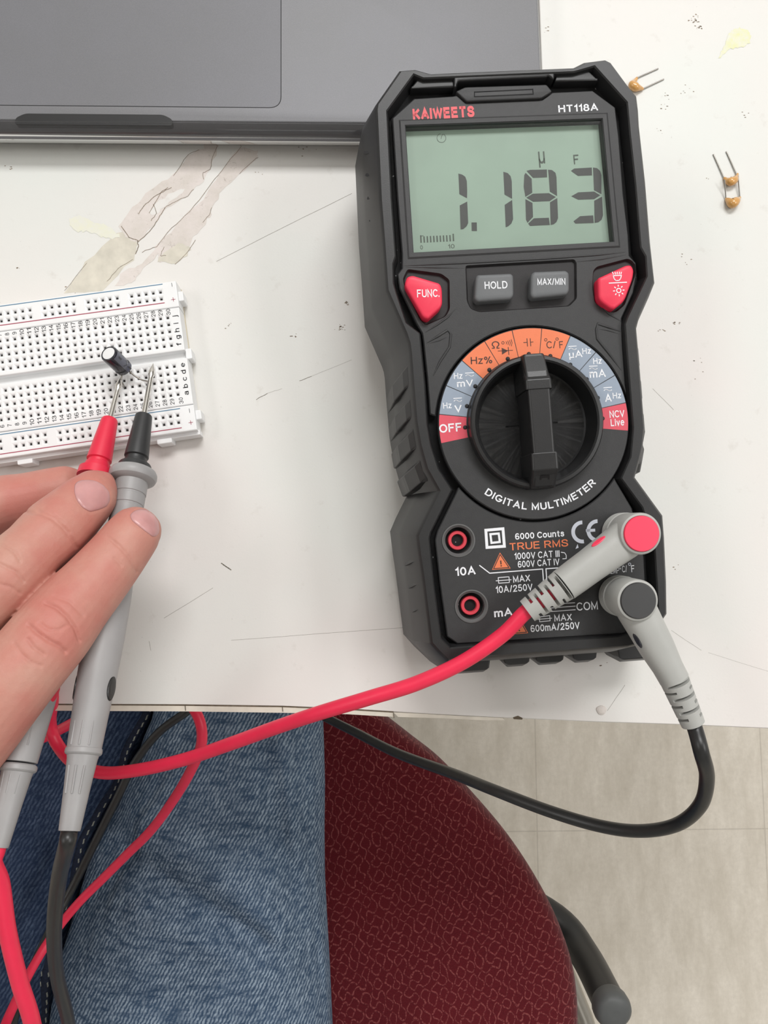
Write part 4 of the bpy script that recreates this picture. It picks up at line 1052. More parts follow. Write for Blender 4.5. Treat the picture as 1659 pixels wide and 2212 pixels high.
for a_, b_ in (((-1.2,-1.3),(0,0)),((0,0),(-1.2,1.3))):
    p = o_+t*(-a_[0]-0.8)+c2*a_[1]; q = o_+t*(-b_[0]-0.8)+c2*b_[1]; mb.add([p-t*0.12, q-t*0.12, q+t*0.12, p+t*0.12], [[0, 1, 2, 3]])
ecap.part('minus_marks', to_thing(mb, ecap), 'capbody')
mb = MB(); mb.tube(catmull([cb+Vector((1.3, -0.6, 0)), P(291,812,11.5), P(305,820,11), P(320,824,11.2), P(327,826,11.6)], 6), 0.27, 10); ecap.part('wire_lead', to_thing(mb, ecap), 'wirelead')
mb = MB(); mb.tube(catmull([cb+Vector((-0.9, -1.2, 0)), P(263,812,11.5), P(262,822,11.2), P(266,830,10.2), P(269,837,8.0)], 6), 0.27, 10); ecap.part('wire_lead', to_thing(mb, ecap), 'wirelead')

# ---------------------------------------------------------------- small tan capacitors
def ceramic(label, body, leads):
    c = cen([P(x, y, 1.5) for x, y, z in body]); th = Thing('ceramic_capacitor', label, 'capacitor', (c.x, c.y, 0), group='small tan ceramic capacitors')
    mb = MB(); pts = [P(x, y, r_) for x, y, r_ in body]
    mb.tube(catmull(pts, 5), [max(0.35, r) for r in [v for v in interp([b[2] for b in body], 5)]], 16, flat=0.9)
    o = th.part('epoxy_body', to_thing(mb, th), 'ceramic')
    for L in leads:
        mb = MB(); mb.tube([P(*q) for q in L], 0.23, 10); th.part('wire_lead', to_thing(mb, th), 'wirelead')
    return th
def interp(vals, n):
    out = []
    for a, b in zip(vals, vals[1:]): out += [a+(b-a)*k/n for k in range(n)]
    return out+[vals[-1]]
ceramic('small tan capacitor with two straight legs at the upper right corner of the multimeter', [(1376,168,0.45),(1371,176,0.9),(1366,183,1.6),(1373,188,1.75),(1380,190,1.2),(1389,192,0.5)], [[(1376,168,0.5),(1422,148,0.3)], [(1388,192,0.5),(1434,171,0.3)]])
ceramic('upper of two tan capacitors in line right of the multimeter, legs pointing up', [(1564,384,0.45),(1570,389,1.0),(1578,392,1.8),(1586,389,1.5),(1592,380,0.6),(1593,375,0.4)], [[(1564,384,0.5),(1541,333,0.3)], [(1592,378,0.5),(1569,327,0.3)]])
ceramic('lower of two tan capacitors in line right of the multimeter, below the other', [(1568,429,0.45),(1573,433,1.1),(1582,439,2.0),(1590,434,1.6),(1596,429,0.7),(1599,426,0.4)], [[(1568,429,0.5),(1565,388,2.6)], [(1598,427,0.5),(1594,380,1.6)]])

# ---------------------------------------------------------------- laptop in a clear case
lp = Thing('laptop', 'grey laptop in a clear case behind the breadboard, with its trackpad showing', 'laptop', P(560,150,0))
ZL = 13.2
def wl_(pts, z): return [tuple((P(x, y, z)-lp.loc)[:2]) for x, y in pts]
lx = P(1168,180,ZL)-P(1158,5,ZL); ex = (P(760,265,ZL)-P(0,258.5,ZL)).normalized(); ey = Vector((-ex.y, ex.x, 0))
cor = P(1171.5,268,ZL)-lp.loc                      # lower right corner of the palm rest
def LQ(a, b): q = cor+ex*a+ey*b; return (q.x, q.y)
W_ = 312; D_ = 221
out = ccw([LQ(0, 0), LQ(0, D_), LQ(-W_, D_), LQ(-W_, 0)])
n0 = Vector(wl_([(32,262)], ZL)[0]); n1 = Vector(wl_([(373,262)], ZL)[0]); c2d = Vector(cor[:2]); e2 = Vector(ex[:2])
a0_ = (n0-c2d).dot(e2); a1_ = (n1-c2d).dot(e2)
notch = [LQ(a1_, -0.1), LQ(a1_-1.0, 1.2), LQ(a1_-2.6, 2.1), LQ(a0_+2.6, 2.1), LQ(a0_+1.0, 1.2), LQ(a0_, -0.1)]
body = rounded([LQ(0, 0), LQ(0, D_), LQ(-W_, D_), LQ(-W_, 0)], 6, 8)
tl = wl_([(606,-400),(606.5,0),(606.5,190),(606,206),(600,218),(592,226),(580,230.5),(560,231),(0,227.5)], ZL)
t0 = (Vector(tl[0])-c2d); 
mb = MB(); mb.prism(body, 3.2, ZL, 0.5, 0.5); lbase = finish(lp.part('palm_rest', mb, 'laptop'), shade=30)
yb_ = (Vector(wl_([(300,229.3)], ZL)[0])-c2d).dot(Vector(ey[:2])); xr = (Vector(wl_([(606.3,100)], ZL)[0])-c2d).dot(e2)
tp = rounded([LQ(xr, yb_), LQ(xr, yb_+98), LQ(xr-159, yb_+98), LQ(xr-159, yb_)], 4.2, 8)
mb = MB(); mb.prism(inset(tp, -0.26), ZL-0.3, ZL+0.015); lp.part('trackpad_gap', mb, 'groove')
mb = MB(); mb.prism(tp, ZL-0.2, ZL+0.03); lp.part('trackpad', mb, 'trackpad')
# opening notch in the middle of the front edge
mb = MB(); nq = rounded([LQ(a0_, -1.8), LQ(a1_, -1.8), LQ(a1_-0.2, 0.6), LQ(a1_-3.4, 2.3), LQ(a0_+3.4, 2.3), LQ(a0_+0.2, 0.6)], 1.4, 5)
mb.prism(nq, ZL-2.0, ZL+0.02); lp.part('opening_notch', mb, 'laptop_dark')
# case shell: a lip around the palm rest
for nm, za, zb, o1, o2, m in (('clear_case', 1.0, 12.9, 0.5, 4.6, 'case'),):
    mb = MB(); q1 = inset(body, -0.25); q2 = inset(body, -1.0); q3 = inset(body, -1.0)
    # the case bulges further at the front edge
    def fr(q, d):
        r_ = []
        for p in q:
            bb = (Vector(p)-c2d).dot(Vector(ey[:2])); k = d if bb < 4 else 0.0
            r_.append((p[0]-ey.x*k, p[1]-ey.y*k))
        return r_
    mb.loft([at(q1, 13.0), at(fr(inset(body, -0.6), 0.1), 13.3), at(fr(q2, 1.3), 12.9), at(fr(q2, 3.0), 11.0), at(fr(inset(body, -0.9), 3.6), 7.0), at(fr(inset(body, -0.3), 2.4), 3.0), at(body, 1.4)], False, True)
    cs = finish(lp.part(nm, mb, m), shade=40)
mb = MB(); mb.tube([(*LQ(-W_+10, -3.3-0.9), 9.3), (*LQ(-4, -3.3-0.9), 9.3)], 0.55, 12); lp.part('case_lower_rim', mb, 'laptop', label='bright lower edge of the clear case')
mb = MB(); q = [LQ(-14, -0.4), LQ(-14, -1.9), LQ(-30, -1.9), LQ(-30, -0.4)]; mb.prism(rounded(q, 0.3, 2), 12.4, 13.45, 0.2); lp.part('case_clip', mb, 'case')
for a_, b_ in ((-20, 20), (-W_+20, 20), (-20, D_-20), (-W_+20, D_-20)):
    q = LQ(a_, b_); mb = MB(); mb.lathe(q, [(0, 0.02), (7, 0.02), (7.5, 0.8), (7.5, 3.3)], 24); lp.part('foot', mb, 'laptop_dark')

# ---------------------------------------------------------------- desk
desk = Thing('desk', 'white laminate desk top with worn tape residue and a chipped front edge', 'desk', (0, 0, 0))
edge_px = [(-900,1514),(-300,1518),(110,1521.5),(400,1523),(610,1526),(750,1532),(850,1538),(900,1541),(1050,1549),(1290,1560),(1480,1566),(1659,1574),(2100,1596),(2900,1640)]
fe = [tuple(P(x, y, 0)[:2]) for x, y in edge_px]
top = ccw(fe+[(460, 420), (-480, 420)])
mb = MB(); mb.loft([at(top, -26), at(top, -0.4), at(inset(top, 0.3), 0)], True, True); slab = desk.part('desk_top', mb, 'desk')
bp = [(x, y) for x, y in edge_px if x <= 850]
band_o = [tuple(P(x, y+(14 if x < 700 else 11), 0)[:2]) for x, y in bp]; band_i = [tuple(P(x, y+1.3, 0)[:2]) for x, y in bp]
q = band_i+list(reversed(band_o)); mb = MB(); mb.prism(q, -26, -0.25); desk.part('edge_band', mb, 'band')
mb = MB(); q2 = [tuple(P(x, y-1.0, 0)[:2]) for x, y in bp]+list(reversed([tuple(P(x, y+1.6, 0)[:2]) for x, y in bp])); mb.prism(q2, -2, -0.1); desk.part('band_seam', mb, 'seam')
q = [tuple(P(x, y, 0)[:2]) for x, y in [(850,1539),(900,1541.5),(1000,1547),(1085,1551),(1092,1556),(1040,1556),(960,1552),(860,1549)]]; mb = MB(); mb.prism(q, -22, -0.3); desk.part('edge_band_remnant', mb, 'band')
mb = MB(); mb.prism([tuple(P(x, y, 0)[:2]) for x, y in [(1108,1549.5),(1119,1546),(1129,1551),(1128,1554.5),(1110,1553.5)]], -0.5, 0.06); desk.part('edge_chip', mb, 'seam')
mb = MB()
for i in range(3):
    x = (610, 850, 400)[i]; y = (1526, 1540, 1524)[i]; a = P(x, y, 0); b = P(x+1, y+11, 0); mb = MB(); mb.line(a, b, 0.25, 0.03); desk.part('band_crack', mb, 'seam')
for x, y in ((-420, 380), (420, 380), (-420, 30), (440, 30)):
    mb = MB(); mb.prism([(x-22, y-22), (x+22, y-22), (x+22, y+22), (x-22, y+22)], -TZ+0.2, -26, 1.0); desk.part('desk_leg', mb, 'frame_black')
def jag(pts, amp, n=5, seed=1):
    r = random.Random(seed); out = []
    for i in range(len(pts)):
        a = Vector(pts[i]); b = Vector(pts[(i+1) % len(pts)])
        for k in range(n): out.append(tuple(a.lerp(b, k/n)+Vector((r.uniform(-amp, amp), r.uniform(-amp, amp)))))
    return out
def Y(p): return (100+p[0]/2.514, 290+p[1]/2.514)
def patch(name, pts, m, amp=1.0, z=0.03, n=5, seed=1, f=None, label=None):
    z = 0.03+seed*0.006
    q = jag([(f(p) if f else p) for p in pts], amp, n, seed); mb = MB(); cdt(mb, [tuple(P(x, y, 0)[:2]) for x, y in q], [], z); return desk.part(name, mb, m, label=label)
patch('tape_residue', [(100,860),(215,700),(385,530),(480,560),(500,600),(470,680),(300,850)], 'residue_tan', 3, 0.05, 4, 1, Y)
patch('tape_residue', [(395,500),(470,400),(560,300),(690,225),(770,110),(850,80),(860,30),(940,20),(930,80),(890,190),(850,250),(780,330),(650,400),(600,470),(500,590),(430,560)], 'residue', 3, 0.04, 4, 3, Y)
patch('tape_residue', [(590,620),(700,500),(850,350),(940,210),(1050,70),(1150,90),(1145,135),(1050,220),(960,300),(905,400),(880,460),(800,560),(760,650),(700,700),(620,690)], 'residue', 3, 0.04, 4, 4, Y)
patch('tape_residue', [(370,820),(420,740),(500,720),(590,630),(650,600),(560,700),(500,770),(460,815)], 'residue', 3, 0.04, 4, 5, Y)
patch('bare_patch', [(560,420),(600,380),(690,310),(760,300),(690,360),(620,410),(590,450)], 'desk', 3, 0.06, 4, 7, Y)
patch('tape_residue', [(600,690),(640,640),(720,590),(790,620),(760,660),(700,700)], 'residue_tan', 3, 0.055, 4, 6, Y)
rr = random.Random(5)
mb = MB()
CN = ['residue_crack', 'speck']
def crack(pts, wd=0.16, f=Y, j=2.0, z=0.085):
    mb = MB()
    q = [f(p) if f else p for p in pts]; o = []
    for a, b in zip(q, q[1:]):
        for k in range(4): o.append((a[0]+(b[0]-a[0])*k/4+rr.uniform(-j, j)*0.5, a[1]+(b[1]-a[1])*k/4+rr.uniform(-j, j)*0.5))
    o.append(q[-1]); mb.stroke([P(x, y, 0) for x, y in o], wd, z); desk.part(CN[0], mb, CN[1])
crack([(690,225),(770,110),(830,85)]); crack([(945,25),(905,120),(890,190),(850,210),(855,245)]); crack([(500,585),(560,530),(610,460),(645,400)], 0.22); crack([(640,400),(700,365),(770,335),(800,300)])
crack([(520,640),(600,610),(680,510),(780,420),(880,290),(950,200),(1060,65)]); crack([(700,705),(760,650),(810,575)]); crack([(410,500),(450,560),(495,575),(500,610),(485,650)], 0.24)
crack([(1150,125),(1130,140),(1050,215)]); crack([(900,400),(885,440),(850,480)]); crack([(560,430),(620,320),(680,290)], 0.2); crack([(500,430),(540,380),(600,330),(660,290)], 0.22); crack([(100,850),(220,700)], 0.12); crack([(330,800),(390,730),(470,680)], 0.14)
crack([(580,380),(600,430),(570,470)], 0.2); crack([(640,610),(620,660),(650,660)], 0.16)
CN = ['scratch', 'scratch']
crack([(925,690),(1200,550),(1400,450),(1659,322)], 0.13, Y, 0.8, 0.02); crack([(1140,1440),(1200,1408)], 0.22, Y, 1, 0.02); crack([(1375,1340),(1440,1315)], 0.2, Y, 1, 0.02); crack([(1200,1408),(1280,1382)], 0.08, Y, 1, 0.02); crack([(1440,1315),(1659,1225)], 0.07, Y, 1, 0.02)
crack([(355,1335),(460,1270)], 0.1, None, 1, 0.02); crack([(500,1383),(870,1356)], 0.09, None, 1, 0.02); crack([(1450,1362),(1515,1405)], 0.08, None, 0.8, 0.02); crack([(1530,1410),(1659,1450)], 0.06, None, 0.8, 0.02); crack([(1350,1480),(1312,1535)], 0.1, None, 0.5, 0.02)
crack([(478,1217),(499,1231)], 0.35, None, 1, 0.05); crack([(1410,840),(1455,885)], 0.1, None, 1, 0.02); crack([(322,1385),(326,1405)], 0.1, None, 0.5, 0.02)
mb = MB()
for (cx_, cy_, n_, s_) in ((736,710,14,9),(750,655,8,6),(636,726,7,5),(500,700,4,8),(1500,42,22,14),(1512,60,14,8),(1425,282,5,7),(1440,205,6,8),(1480,190,6,20),(1440,230,5,10),(1180,60,5,14),(1460,700,8,8),(1528,385,2,3),(1430,715,5,8),(650,325,5,20),(160,630,4,10),(40,580,4,10),(20,360,4,12),(350,640,4,8),(1300,1440,3,8),(560,370,3,10),(1450,1230,3,10),(1610,250,4,12),(1480,560,5,26),(1500,800,6,24)):
    mb = MB()
    for _ in range(n_):
        x = cx_+rr.gauss(0, s_*0.6); y = cy_+rr.gauss(0, s_*0.45); L = rr.uniform(0.2, 0.6); a = rr.uniform(0, PI); p = P(x, y, 0)
        mb.fill([(p.x+L*math.cos(a+k*2*PI/5)*rr.uniform(0.5, 1), p.y+0.5*L*math.sin(a+k*2*PI/5)*rr.uniform(0.5, 1), 0.03) for k in range(5)])
    desk.part('dirt_specks', mb, 'speck')['kind'] = 'stuff'
patch('stain', [(1572,78),(1580,66),(1598,60),(1614,64),(1622,76),(1620,92),(1606,102),(1590,104),(1576,106),(1562,120),(1552,128),(1556,112),(1566,98)], 'stain_yellow', 1.6, 0, 5, 8)
patch('stain', [(150,472),(175,466),(196,478),(226,484),(250,500),(262,514),(236,516),(214,510),(192,500),(168,500),(152,490)], 'stain_faint', 2.5, 0, 4, 9)
mb = MB(); p = P(1299,1534,0); mb.loft([[(p.x+r*1.0*math.cos(a)*(1+0.12*math.sin(3*a)), p.y+r*0.9*math.sin(a), z) for a in [2*PI*k/20 for k in range(20)]] for r, z in ((1.8, 0.0), (1.7, 0.4), (1.1, 0.7), (0.3, 0.8))]); desk.part('glue_blob', mb, 'residue')

# ---------------------------------------------------------------- person: hand with forearm, jeans
person = Thing('person', 'seated person in blue jeans whose left hand holds both grey test probes together', 'person', P(-330, 1650, 0))
def chain(mb, pts, seg=28, n=8, flat=0.97, other=None):
    q = [P(x, y, z) for x, y, z, r in pts]; pa = catmull(q, n); rad = interp([p[3] for p in pts], n)
    # smooth radii with the same spline
    rc_ = catmull([Vector((p[3], 0, 0)) for p in pts], n); rad = [max(0.3, v.x) for v in rc_]
    if other:
        for i, p in enumerate(pa):
            m_ = min((p-q_).length-r_ for q_, r_ in other); rad[i] = max(min(rad[i], m_-1.15), rad[i]*0.86)
    res = list(zip(pa, rad))
    for end in (0, -1):      # rounded ends
        r_ = rad[end]
        if r_ > 2:
            p_ = pa[end]; d_ = (p_-pa[1 if end == 0 else -2]).normalized(); ex_ = [(p_+d_*r_*math.sin(a), r_*math.cos(a)) for a in (0.35, 0.7, 1.05, 1.35, 1.52)]
            if end == 0: pa = [e[0] for e in reversed(ex_)]+pa; rad = [e[1] for e in reversed(ex_)]+rad
            else: pa = pa+[e[0] for e in ex_]; rad = rad+[e[1] for e in ex_]
    mb.tube(pa, rad, seg, flat=flat); return res
mb = MB()
mid_ = chain(mb, [(331,1110,36.0,0.8),(327,1114,36.2,3.2),(319,1122,36.8,5.4),(308,1133,37.6,6.8),(290,1152,39,7.9),(243,1212,42,8.8),(200,1263,45,9.5),(160,1308,48,10.2),(112,1368,52,10.9),(60,1430,55.5,11.0),(0,1500,58,11.6),(-90,1600,59,13.0),(-190,1700,58,14.0),(-300,1780,52,15.0),(-400,1850,46,14)])
chain(mb, [(238,1024,30.5,0.8),(233,1030,30.8,3.0),(224,1040,31.3,5.2),(212,1053,32.2,6.7),(194,1074,34,8.0),(152,1115,38,9.2),(118,1146,41,9.8),(88,1173,44,10.3),(18,1240,50,11.2),(-40,1298,52,11.2),(-120,1380,52,12.0),(-210,1480,52,13.5),(-310,1610,49,15.5),(-410,1760,45,15)], other=mid_)
chain(mb, [(186,1040,12.5,0.8),(182,1041,12.5,3.0),(172,1044,12.4,5.4),(155,1050,12.6,7.2),(120,1062,13.4,8.2),(60,1078,15,8.8),(0,1090,17.5,9.4),(-90,1120,23,10.5),(-190,1190,30,12.5),(-290,1320,34,14.5),(-360,1480,40,16.5),(-430,1640,42,17),(-480,1760,42,15)])
chain(mb, [(22,1470,22,0.8),(16,1478,22,4.0),(4,1492,22.5,6.2),(-30,1530,24,7.8),(-90,1600,30,9.0),(-160,1690,40,11.0),(-230,1770,47,13),(-330,1850,46,14),(-420,1900,42,13)])
chain(mb, [(-60,1610,12,0.8),(-65,1616,12,3.5),(-76,1628,12.5,5.4),(-105,1660,15,6.8),(-160,1730,24,8.4),(-230,1810,36,10.5),(-290,1860,41,12),(-370,1900,41,13),(-450,1930,39,13)])
chain(mb, [(-215,1475,50,11),(-235,1570,50,13),(-262,1690,48,13.5),(-285,1790,43,12)])
chain(mb, [(-320,1560,44,13),(-345,1680,44,15),(-360,1800,42,14)])
chain(mb, [(-250,1560,46,12),(-330,1660,45,17),(-430,1760,42,21),(-560,1920,38,23),(-800,2220,28,28),(-1100,2600,10,34),(-1500,3100,-25,40)], flat=0.8)
chain(mb, [(-300,1420,40,15),(-360,1560,42,18),(-440,1720,42,20)])
to_thing(mb, person)
raw = mkobj('hand_raw', mb, 'skin', person.o)
m = raw.modifiers.new('r', 'REMESH'); m.mode = 'VOXEL'; m.voxel_size = 0.00045
m = raw.modifiers.new('s', 'SMOOTH'); m.factor = 0.5; m.iterations = 4
bpy.context.view_layer.update()
dg = bpy.context.evaluated_depsgraph_get(); me = bpy.data.meshes.new_from_object(raw.evaluated_get(dg)); bpy.data.objects.remove(raw)
creases = [([(232,1160),(258,1180),(282,1208),(296,1236)],2.6,0.28),([(246,1205),(262,1222)],2.0,0.2),([(244,1166),(250,1176)],2,0.2),
 ([(98,1302),(122,1312),(145,1332),(162,1356),(172,1384)],3.0,0.5),([(62,1350),(82,1368),(106,1384),(130,1396),(142,1408)],3.2,0.55),([(60,1380),(72,1398),(96,1414)],2.5,0.35),([(86,1346),(104,1360),(128,1360),(150,1348)],2.4,0.22),([(30,1388),(46,1412),(66,1430),(88,1438)],2.6,0.28),([(118,1288),(150,1300),(180,1330)],3,0.2),
 ([(58,1106),(84,1108),(112,1120),(136,1140),(156,1166),(166,1182)],3.0,0.35),([(82,1102),(118,1118),(150,1150)],2.2,0.25),([(96,1096),(140,1130)],2,0.15),
 ([(0,1176),(18,1184),(34,1196),(44,1212)],2.4,0.3),([(-20,1210),(8,1222),(36,1236),(52,1256)],2.8,0.3),([(0,1262),(24,1268),(44,1282)],2.6,0.22)]
nail1 = [(160,1062),(161,1046),(170,1038),(188,1036),(206,1038),(224,1048),(236,1062),(238,1080),(231,1094),(214,1101),(194,1106),(177,1096),(165,1080)]
nail2 = [(280,1112),(290,1103),(306,1099),(322,1102),(336,1114),(343,1130),(345,1148),(338,1158),(330,1160),(314,1148),(296,1134),(284,1124)]
creases += [(nail1[:]+[nail1[0]],2.6,0.16),(nail2[:]+[nail2[0]],2.6,0.14)]
def seg_d(p, a, b):
    ax, ay = b[0]-a[0], b[1]-a[1]; l = ax*ax+ay*ay; t_ = max(0, min(1, ((p[0]-a[0])*ax+(p[1]-a[1])*ay)/l)); return math.hypot(p[0]-a[0]-ax*t_, p[1]-a[1]-ay*t_)
boxes = [(min(q[0] for q in c)-9, max(q[0] for q in c)+9, min(q[1] for q in c)-9, max(q[1] for q in c)+9) for c, _, _ in creases]
mv = []
for v in me.vertices:
    if v.normal.z < 0.1: continue
    w = v.co*1000+person.loc; x, y = proj(w)
    if x < -40: continue
    if y < 1140 and w.z < 24: continue
    d_ = 0
    for (c, wd_, dp), bx in zip(creases, boxes):
        if bx[0] < x < bx[1] and bx[2] < y < bx[3]:
            m_ = min(seg_d((x, y), a, b) for a, b in zip(c, c[1:])); d_ += 1.3*dp*math.exp(-(m_/(wd_*1.25))**2)
    if d_ > 0.01: mv.append((v.index, v.normal.copy()*(-min(d_, 0.85)/1000)))
for i, d_ in mv: me.vertices[i].co += d_
for p in me.polygons: p.use_smooth = True
me.materials.clear(); me.materials.append(M['skin']); me.name = 'body'
body_o = bpy.data.objects.new('body', me); C.objects.link(body_o); body_o.parent = person.o
body_o['label'] = 'left hand and forearm'
bv = BVHTree.FromPolygons([v.co for v in me.vertices], [list(p.vertices) for p in me.polygons])
cam_l = (CAM-person.loc)/1000
def nail(poly, lift):
    xs = [p[0] for p in poly]; ys = [p[1] for p in poly]; poly = ccw(rounded(poly, 6, 3)); pts = [Vector(p) for p in poly]; n0 = len(pts)
    cx_ = sum(xs)/len(xs); cy_ = sum(ys)/len(ys)
    loops = []
    for k in (1.0, 0.93, 0.8, 0.6, 0.4, 0.2, 0.04):
        L = []
        for p in poly:
            x = cx_+(p[0]-cx_)*k; y = cy_+(p[1]-cy_)*k; d = ray(x, y).normalized(); h = bv.ray_cast(cam_l, d)
            if h[0] is None: h = (L[-1], None) if L else (Vector(), None)
            L.append(h[0]*1000-(d*(lift*(0.35 if k > 0.99 else 1.0)))*1.0 if h[1] is not None else L[-1])
        loops.append(L)
    mb = MB(); mb.loft([[p+ray(0, 0)*0 + Vector((0, 0, -0.4)) for p in loops[0]]]+loops, True, True, True)
    o = mkobj('fingernail', mb, 'nail', body_o); return o
nail(nail1, 0.22); nail(nail2, 0.2)

# jeans
JT = [(1050,690,450),(1200,692,415),(1350,693,370),(1540,696,318),(1620,699,276),(1700,701,238),(1800,700,180),(1900,701,150),(2000,706,118),(2100,712,98),(2212,717,84),(2350,724,60),(2600,744,0),(3000,780,-90),(3500,820,-200)]
def leg(left, jt):
    rows = []; A_ = []
    for k in range(len(jt)-1):
        for j in range(14 if 1350 <= jt[k][0] < 2350 else 4):
            t_ = j/(14 if 1350 <= jt[k][0] < 2350 else 4); A_.append(tuple(a+(b-a)*t_ for a, b in zip(jt[k], jt[k+1])))
    A_.append(jt[-1]); nseg = 130
    for y, xr_, xl_ in A_:
        if not left: r_ = P(xr_, y, -228); l_ = P(xl_, y, -205)
        else: r_ = P(xl_+24, y, -212); l_ = P(xl_-560, y, -228)
        c = (r_+l_)/2; a = (r_.x-l_.x)/2; zt = -166 if not left else -168; zb = -300; zc = -232; ring = []
        for k in range(nseg):
            th = 2*PI*k/nseg; cs = math.cos(th); sn = math.sin(th)
            x = c.x+a*math.copysign(abs(cs)**0.72, cs); b = (zt-zc) if sn > 0 else (zc-zb)
            z = zc+b*math.copysign(abs(sn)**0.9, sn); ring.append(Vector((x, r_.y, z)))
        rows.append(ring)
    return rows
folds = [([(300,1640),(240,1760),(205,1880),(150,2050)],42,-9),([(232,1850),(300,1868),(380,1930),(470,1985),(560,2040)],30,-6),([(228,1740),(262,1800),(270,1850)],26,-6),([(190,1960),(240,1900),(270,1860)],24,-4),([(545,1540),(575,1680),(610,1840),(650,1990),(690,2140)],26,-4),([(300,1770),(400,1830),(500,1910),(600,2010)],34,4),([(300,1960),(400,2010),(520,2080)],30,3),
 ([(655,1540),(662,1700),(668,1860),(684,2040),(700,2212)],5,-1.6),([(668,1540),(676,1700),(682,1880),(697,2050),(711,2212)],5,1.3),([(600,1560),(624,1700),(640,1850)],16,2.5),
 ([(0,1760),(90,1800),(150,1880)],30,-4),([(20,1900),(80,1960),(110,2060)],26,4),([(180,1560),(120,1680),(90,1760)],24,-4),([(250,1545),(200,1680),(150,1780)],20,2),([(0,2060),(60,2080),(95,2150)],20,-5)]
fb = [(min(q[0] for q in c)-90, max(q[0] for q in c)+90, min(q[1] for q in c)-90, max(q[1] for q in c)+90) for c, _, _ in folds]
mbj = MB()
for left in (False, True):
    rows = leg(left, JT)
    rng = random.Random(3)
    for ring in rows:
        for i, v in enumerate(ring):
            if v.z < -226: continue
            x, y = proj(v)
            if y < 1450 or y > 2350 or x < -100: continue
            dz = 0.6*math.sin(x*0.021+y*0.013)+0.4*math.sin(y*0.031-x*0.017+1)
            for (c, wd_, dp), bx in zip(folds, fb):
                if bx[0] < x < bx[1] and bx[2] < y < bx[3]:
                    m_ = min(seg_d((x, y), a, b) for a, b in zip(c, c[1:])); dz += dp*math.exp(-(m_/wd_)**2)
            ring[i] = Vector((v.x, v.y, v.z+dz))
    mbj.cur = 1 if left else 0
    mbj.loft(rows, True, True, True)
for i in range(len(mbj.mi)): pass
to_thing(mbj, person); jeans = person.part('jeans', mbj, ['denim', 'denim_shaded'], label='washed blue denim jeans')
bj = BVHTree.FromPolygons([Vector(v) for v in mbj.v], mbj.f)
seam = [(334,1500),(312,1545),(288,1585),(268,1625),(258,1665),(238,1708),(205,1760),(176,1812),(162,1868),(152,1920),(130,1975),(110,2035),(100,2100),(96,2160),(92,2240)]
sp3 = []
for x, y in seam:
    d = ray(x, y).normalized(); h = bj.ray_cast(CAM-person.loc, d); sp3.append((h[0] if h[0] is not None else person.l(P(x, y, -185)))+Vector((0, 0, 0.2)))
sp3 = catmull(sp3, 8)
mb = MB(); mb.tube(sp3, 3.4, 14, flat=0.75); person.part('jeans_seam', mb, 'thread_navy', jeans, 'dark raised inseam')
mb = MB(); acc = 0; prev = sp3[0]
for a, b in zip(sp3, sp3[1:]):
    acc += (b-a).length
    if acc > 4.6:
        acc = 0; t_ = (b-a).normalized(); n_ = Vector((-t_.y, t_.x, 0)).normalized()
        for s_ in (-1, 1):
            o_ = a+n_*2.0*s_+Vector((0, 0, 1.9)); mb.tube([o_-t_*1.6-Vector((0, 0, 0.4)), o_-t_*0.8, o_+t_*0.8+n_*0.4, o_+t_*1.6-Vector((0, 0, 0.4))], 0.5, 6)
person.part('seam_stitching', mb, 'thread', jeans, 'pale double stitching')

# ---------------------------------------------------------------- chair
sc = P(500, 2200, -300)
chair = Thing('office_chair', 'chair with a round burgundy patterned fabric seat under the seated person', 'chair', (sc.x, sc.y, -TZ))
so = [(826,1540),(890,1590),(955,1642),(1030,1722),(1095,1800),(1150,1882),(1195,1966),(1226,2050),(1240,2130),(1241,2215),(1225,2330),(1170,2480),(1040,2660),(820,2820),(500,2900),(150,2860),(-150,2740),(-350,2500),(-430,2200),(-380,1900),(-230,1650),(0,1470),(280,1370),(520,1370),(700,1440)]
sq_ = [chair.l(P(x, y, -322)) for x, y in so]; sq_ = catmull(sq_, 5, True); sq_ = [(p.x, p.y) for p in sq_]; sq_ = ccw(sq_); cc = cen([(*p, 0) for p in sq_])
zz = TZ
def sc_(k): return [(cc.x+(p[0]-cc.x)*k, cc.y+(p[1]-cc.y)*k) for p in sq_]
mb = MB(); mb.loft([at(sc_(a), zz+z) for a, z in ((0.90, -352), (0.975, -346), (0.995, -334), (1.0, -322), (0.995, -312), (0.98, -305), (0.955, -300.5), (0.90, -297.5), (0.8, -296), (0.6, -295.5), (0.3, -295.2), (0.05, -295))], True, True, True)
chair.part('seat', mb, 'seat')
mb = MB(); mb.loft([at(sc_(a), zz+z) for a, z in ((0.7, -366), (0.93, -360), (0.95, -350), (0.9, -346))], True, True, True); chair.part('seat_pan', mb, 'frame_black')
mb = MB(); A = chair.l(P(1200,1985,-400)); B = chair.l(P(1262,2062,-375)); D = chair.l(P(1316,2166,-322)); A0 = chair.l(P(1050,1900,-410))
mb.tube(catmull([A0, A, B, D], 6), 12.5, 20); chair.part('armrest_tube', mb, 'frame_black')
t_ = (D-B).normalized(); mb = MB(); mb.tube([D-t_*3, D+t_*1, D+t_*6, D+t_*10, D+t_*12.5, D+t_*13.2], [12.7, 14, 14.2, 13.2, 10, 4], 28); chair.part('tube_end_cap', mb, 'frame_cap', label='grey rounded end cap')
mb = MB(); mb.tube([chair.l(P(1215,2080,-385)), chair.l(P(1262,2195,-385)), chair.l(P(1300,2320,-385))], 7, 14); mb.tube([chair.l(P(1200,2110,-392)), chair.l(P(1238,2200,-392)), chair.l(P(1262,2330,-392))], 6, 14); chair.part('steel_bar', mb, 'frame_steel')
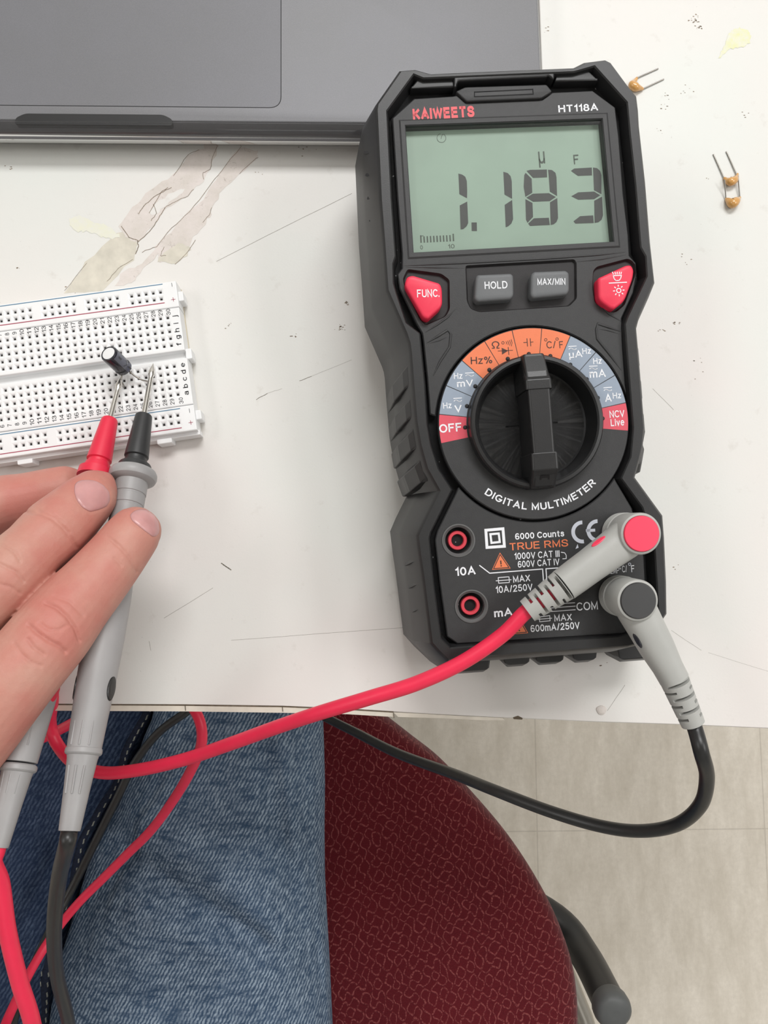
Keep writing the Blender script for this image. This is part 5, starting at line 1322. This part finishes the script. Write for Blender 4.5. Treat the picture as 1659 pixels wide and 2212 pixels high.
mb = MB(); mb.tube([(cc.x, cc.y, 70), (cc.x, cc.y, zz-364)], 25, 24); chair.part('column', mb, 'frame_black')
for k in range(5):
    a = 1.047+k*2*PI/5; mb = MB(); e = (cc.x+190*math.cos(a), cc.y+190*math.sin(a)); mb.tube([(cc.x, cc.y, 92), (cc.x+0.5*(e[0]-cc.x), cc.y+0.5*(e[1]-cc.y), 84), (*e, 62)], [24, 18, 14], 14)
    l_ = chair.part('base_leg', mb, 'frame_black'); mb = MB(); n_ = Vector((-math.sin(a), math.cos(a), 0)); o_ = Vector((e[0], e[1], 26)); mb.tube([o_-n_*14, o_-n_*13, o_+n_*13, o_+n_*14], [20, 25.5, 25.5, 20], 24); mb.tube([o_, o_+Vector((0, 0, 40))], 6, 10); chair.part('caster', mb, 'frame_black', l_)

# ---------------------------------------------------------------- room
def struct(name, mb, m):
    o = mkobj(name, mb, m); o['kind'] = 'structure'; return o
mb = MB(); mb.box((-2600, -2600, -40), (2600, 2600, 0)); struct('floor', mb, 'floor')
mb = MB(); mb.box((-2600, 2600, 0), (2600, 2700, 2700)); struct('wall_back', mb, 'plain_wall')
mb = MB(); mb.box((-2700, -2600, 0), (-2600, 2600, 2700)); struct('wall_left', mb, 'plain_wall')
mb = MB(); mb.box((2600, -2600, 0), (2700, 2600, 2700)); struct('wall_right', mb, 'plain_wall')
mb = MB(); mb.box((-2700, -2700, 0), (2700, -2600, 2700)); struct('wall_front', mb, 'plain_wall')
mb = MB(); mb.box((-2700, -2700, 2700), (2700, 2700, 2760)); struct('ceiling', mb, 'plain_wall')

def area(x, y, sx, sy, power, c=(1, 0.985, 0.96)):
    l = bpy.data.lights.new('ceiling_light', 'AREA'); l.shape = 'RECTANGLE'; l.size = sx; l.size_y = sy; l.energy = power; l.color = c
    o = bpy.data.objects.new('ceiling_light', l); C.objects.link(o); o.location = (x, y, 2.68); return o
W1_ = (1, 1, 1)
area(0.35, 1.3, 1.2, 0.6, 66, W1_)
area(1.75, 0.1, 0.6, 1.2, 36, W1_)
area(-1.7, 0.2, 0.6, 1.2, 20, W1_)
area(0.2, -1.9, 1.2, 0.6, 5, W1_)
w = bpy.data.worlds.new('World'); bpy.context.scene.world = w; w.use_nodes = True
w.node_tree.nodes['Background'].inputs[0].default_value = (0.9, 0.93, 1, 1); w.node_tree.nodes['Background'].inputs[1].default_value = 0.5

cam = bpy.data.cameras.new('camera'); co = bpy.data.objects.new('camera', cam); C.objects.link(co)
m = RC.to_4x4(); m.translation = Vector((0, 0, (CH+TZ)/1000)); co.matrix_world = m
cam.sensor_fit = 'HORIZONTAL'; cam.sensor_width = 36.0; cam.lens = F/1659.0*36.0; cam.clip_start = 0.005; cam.clip_end = 50
s = bpy.context.scene; s.camera = co
s.view_settings.view_transform = 'Standard'; s.view_settings.look = 'None'; s.view_settings.gamma = 1; s.view_settings.exposure = -0.86
s.view_settings.use_curve_mapping = False
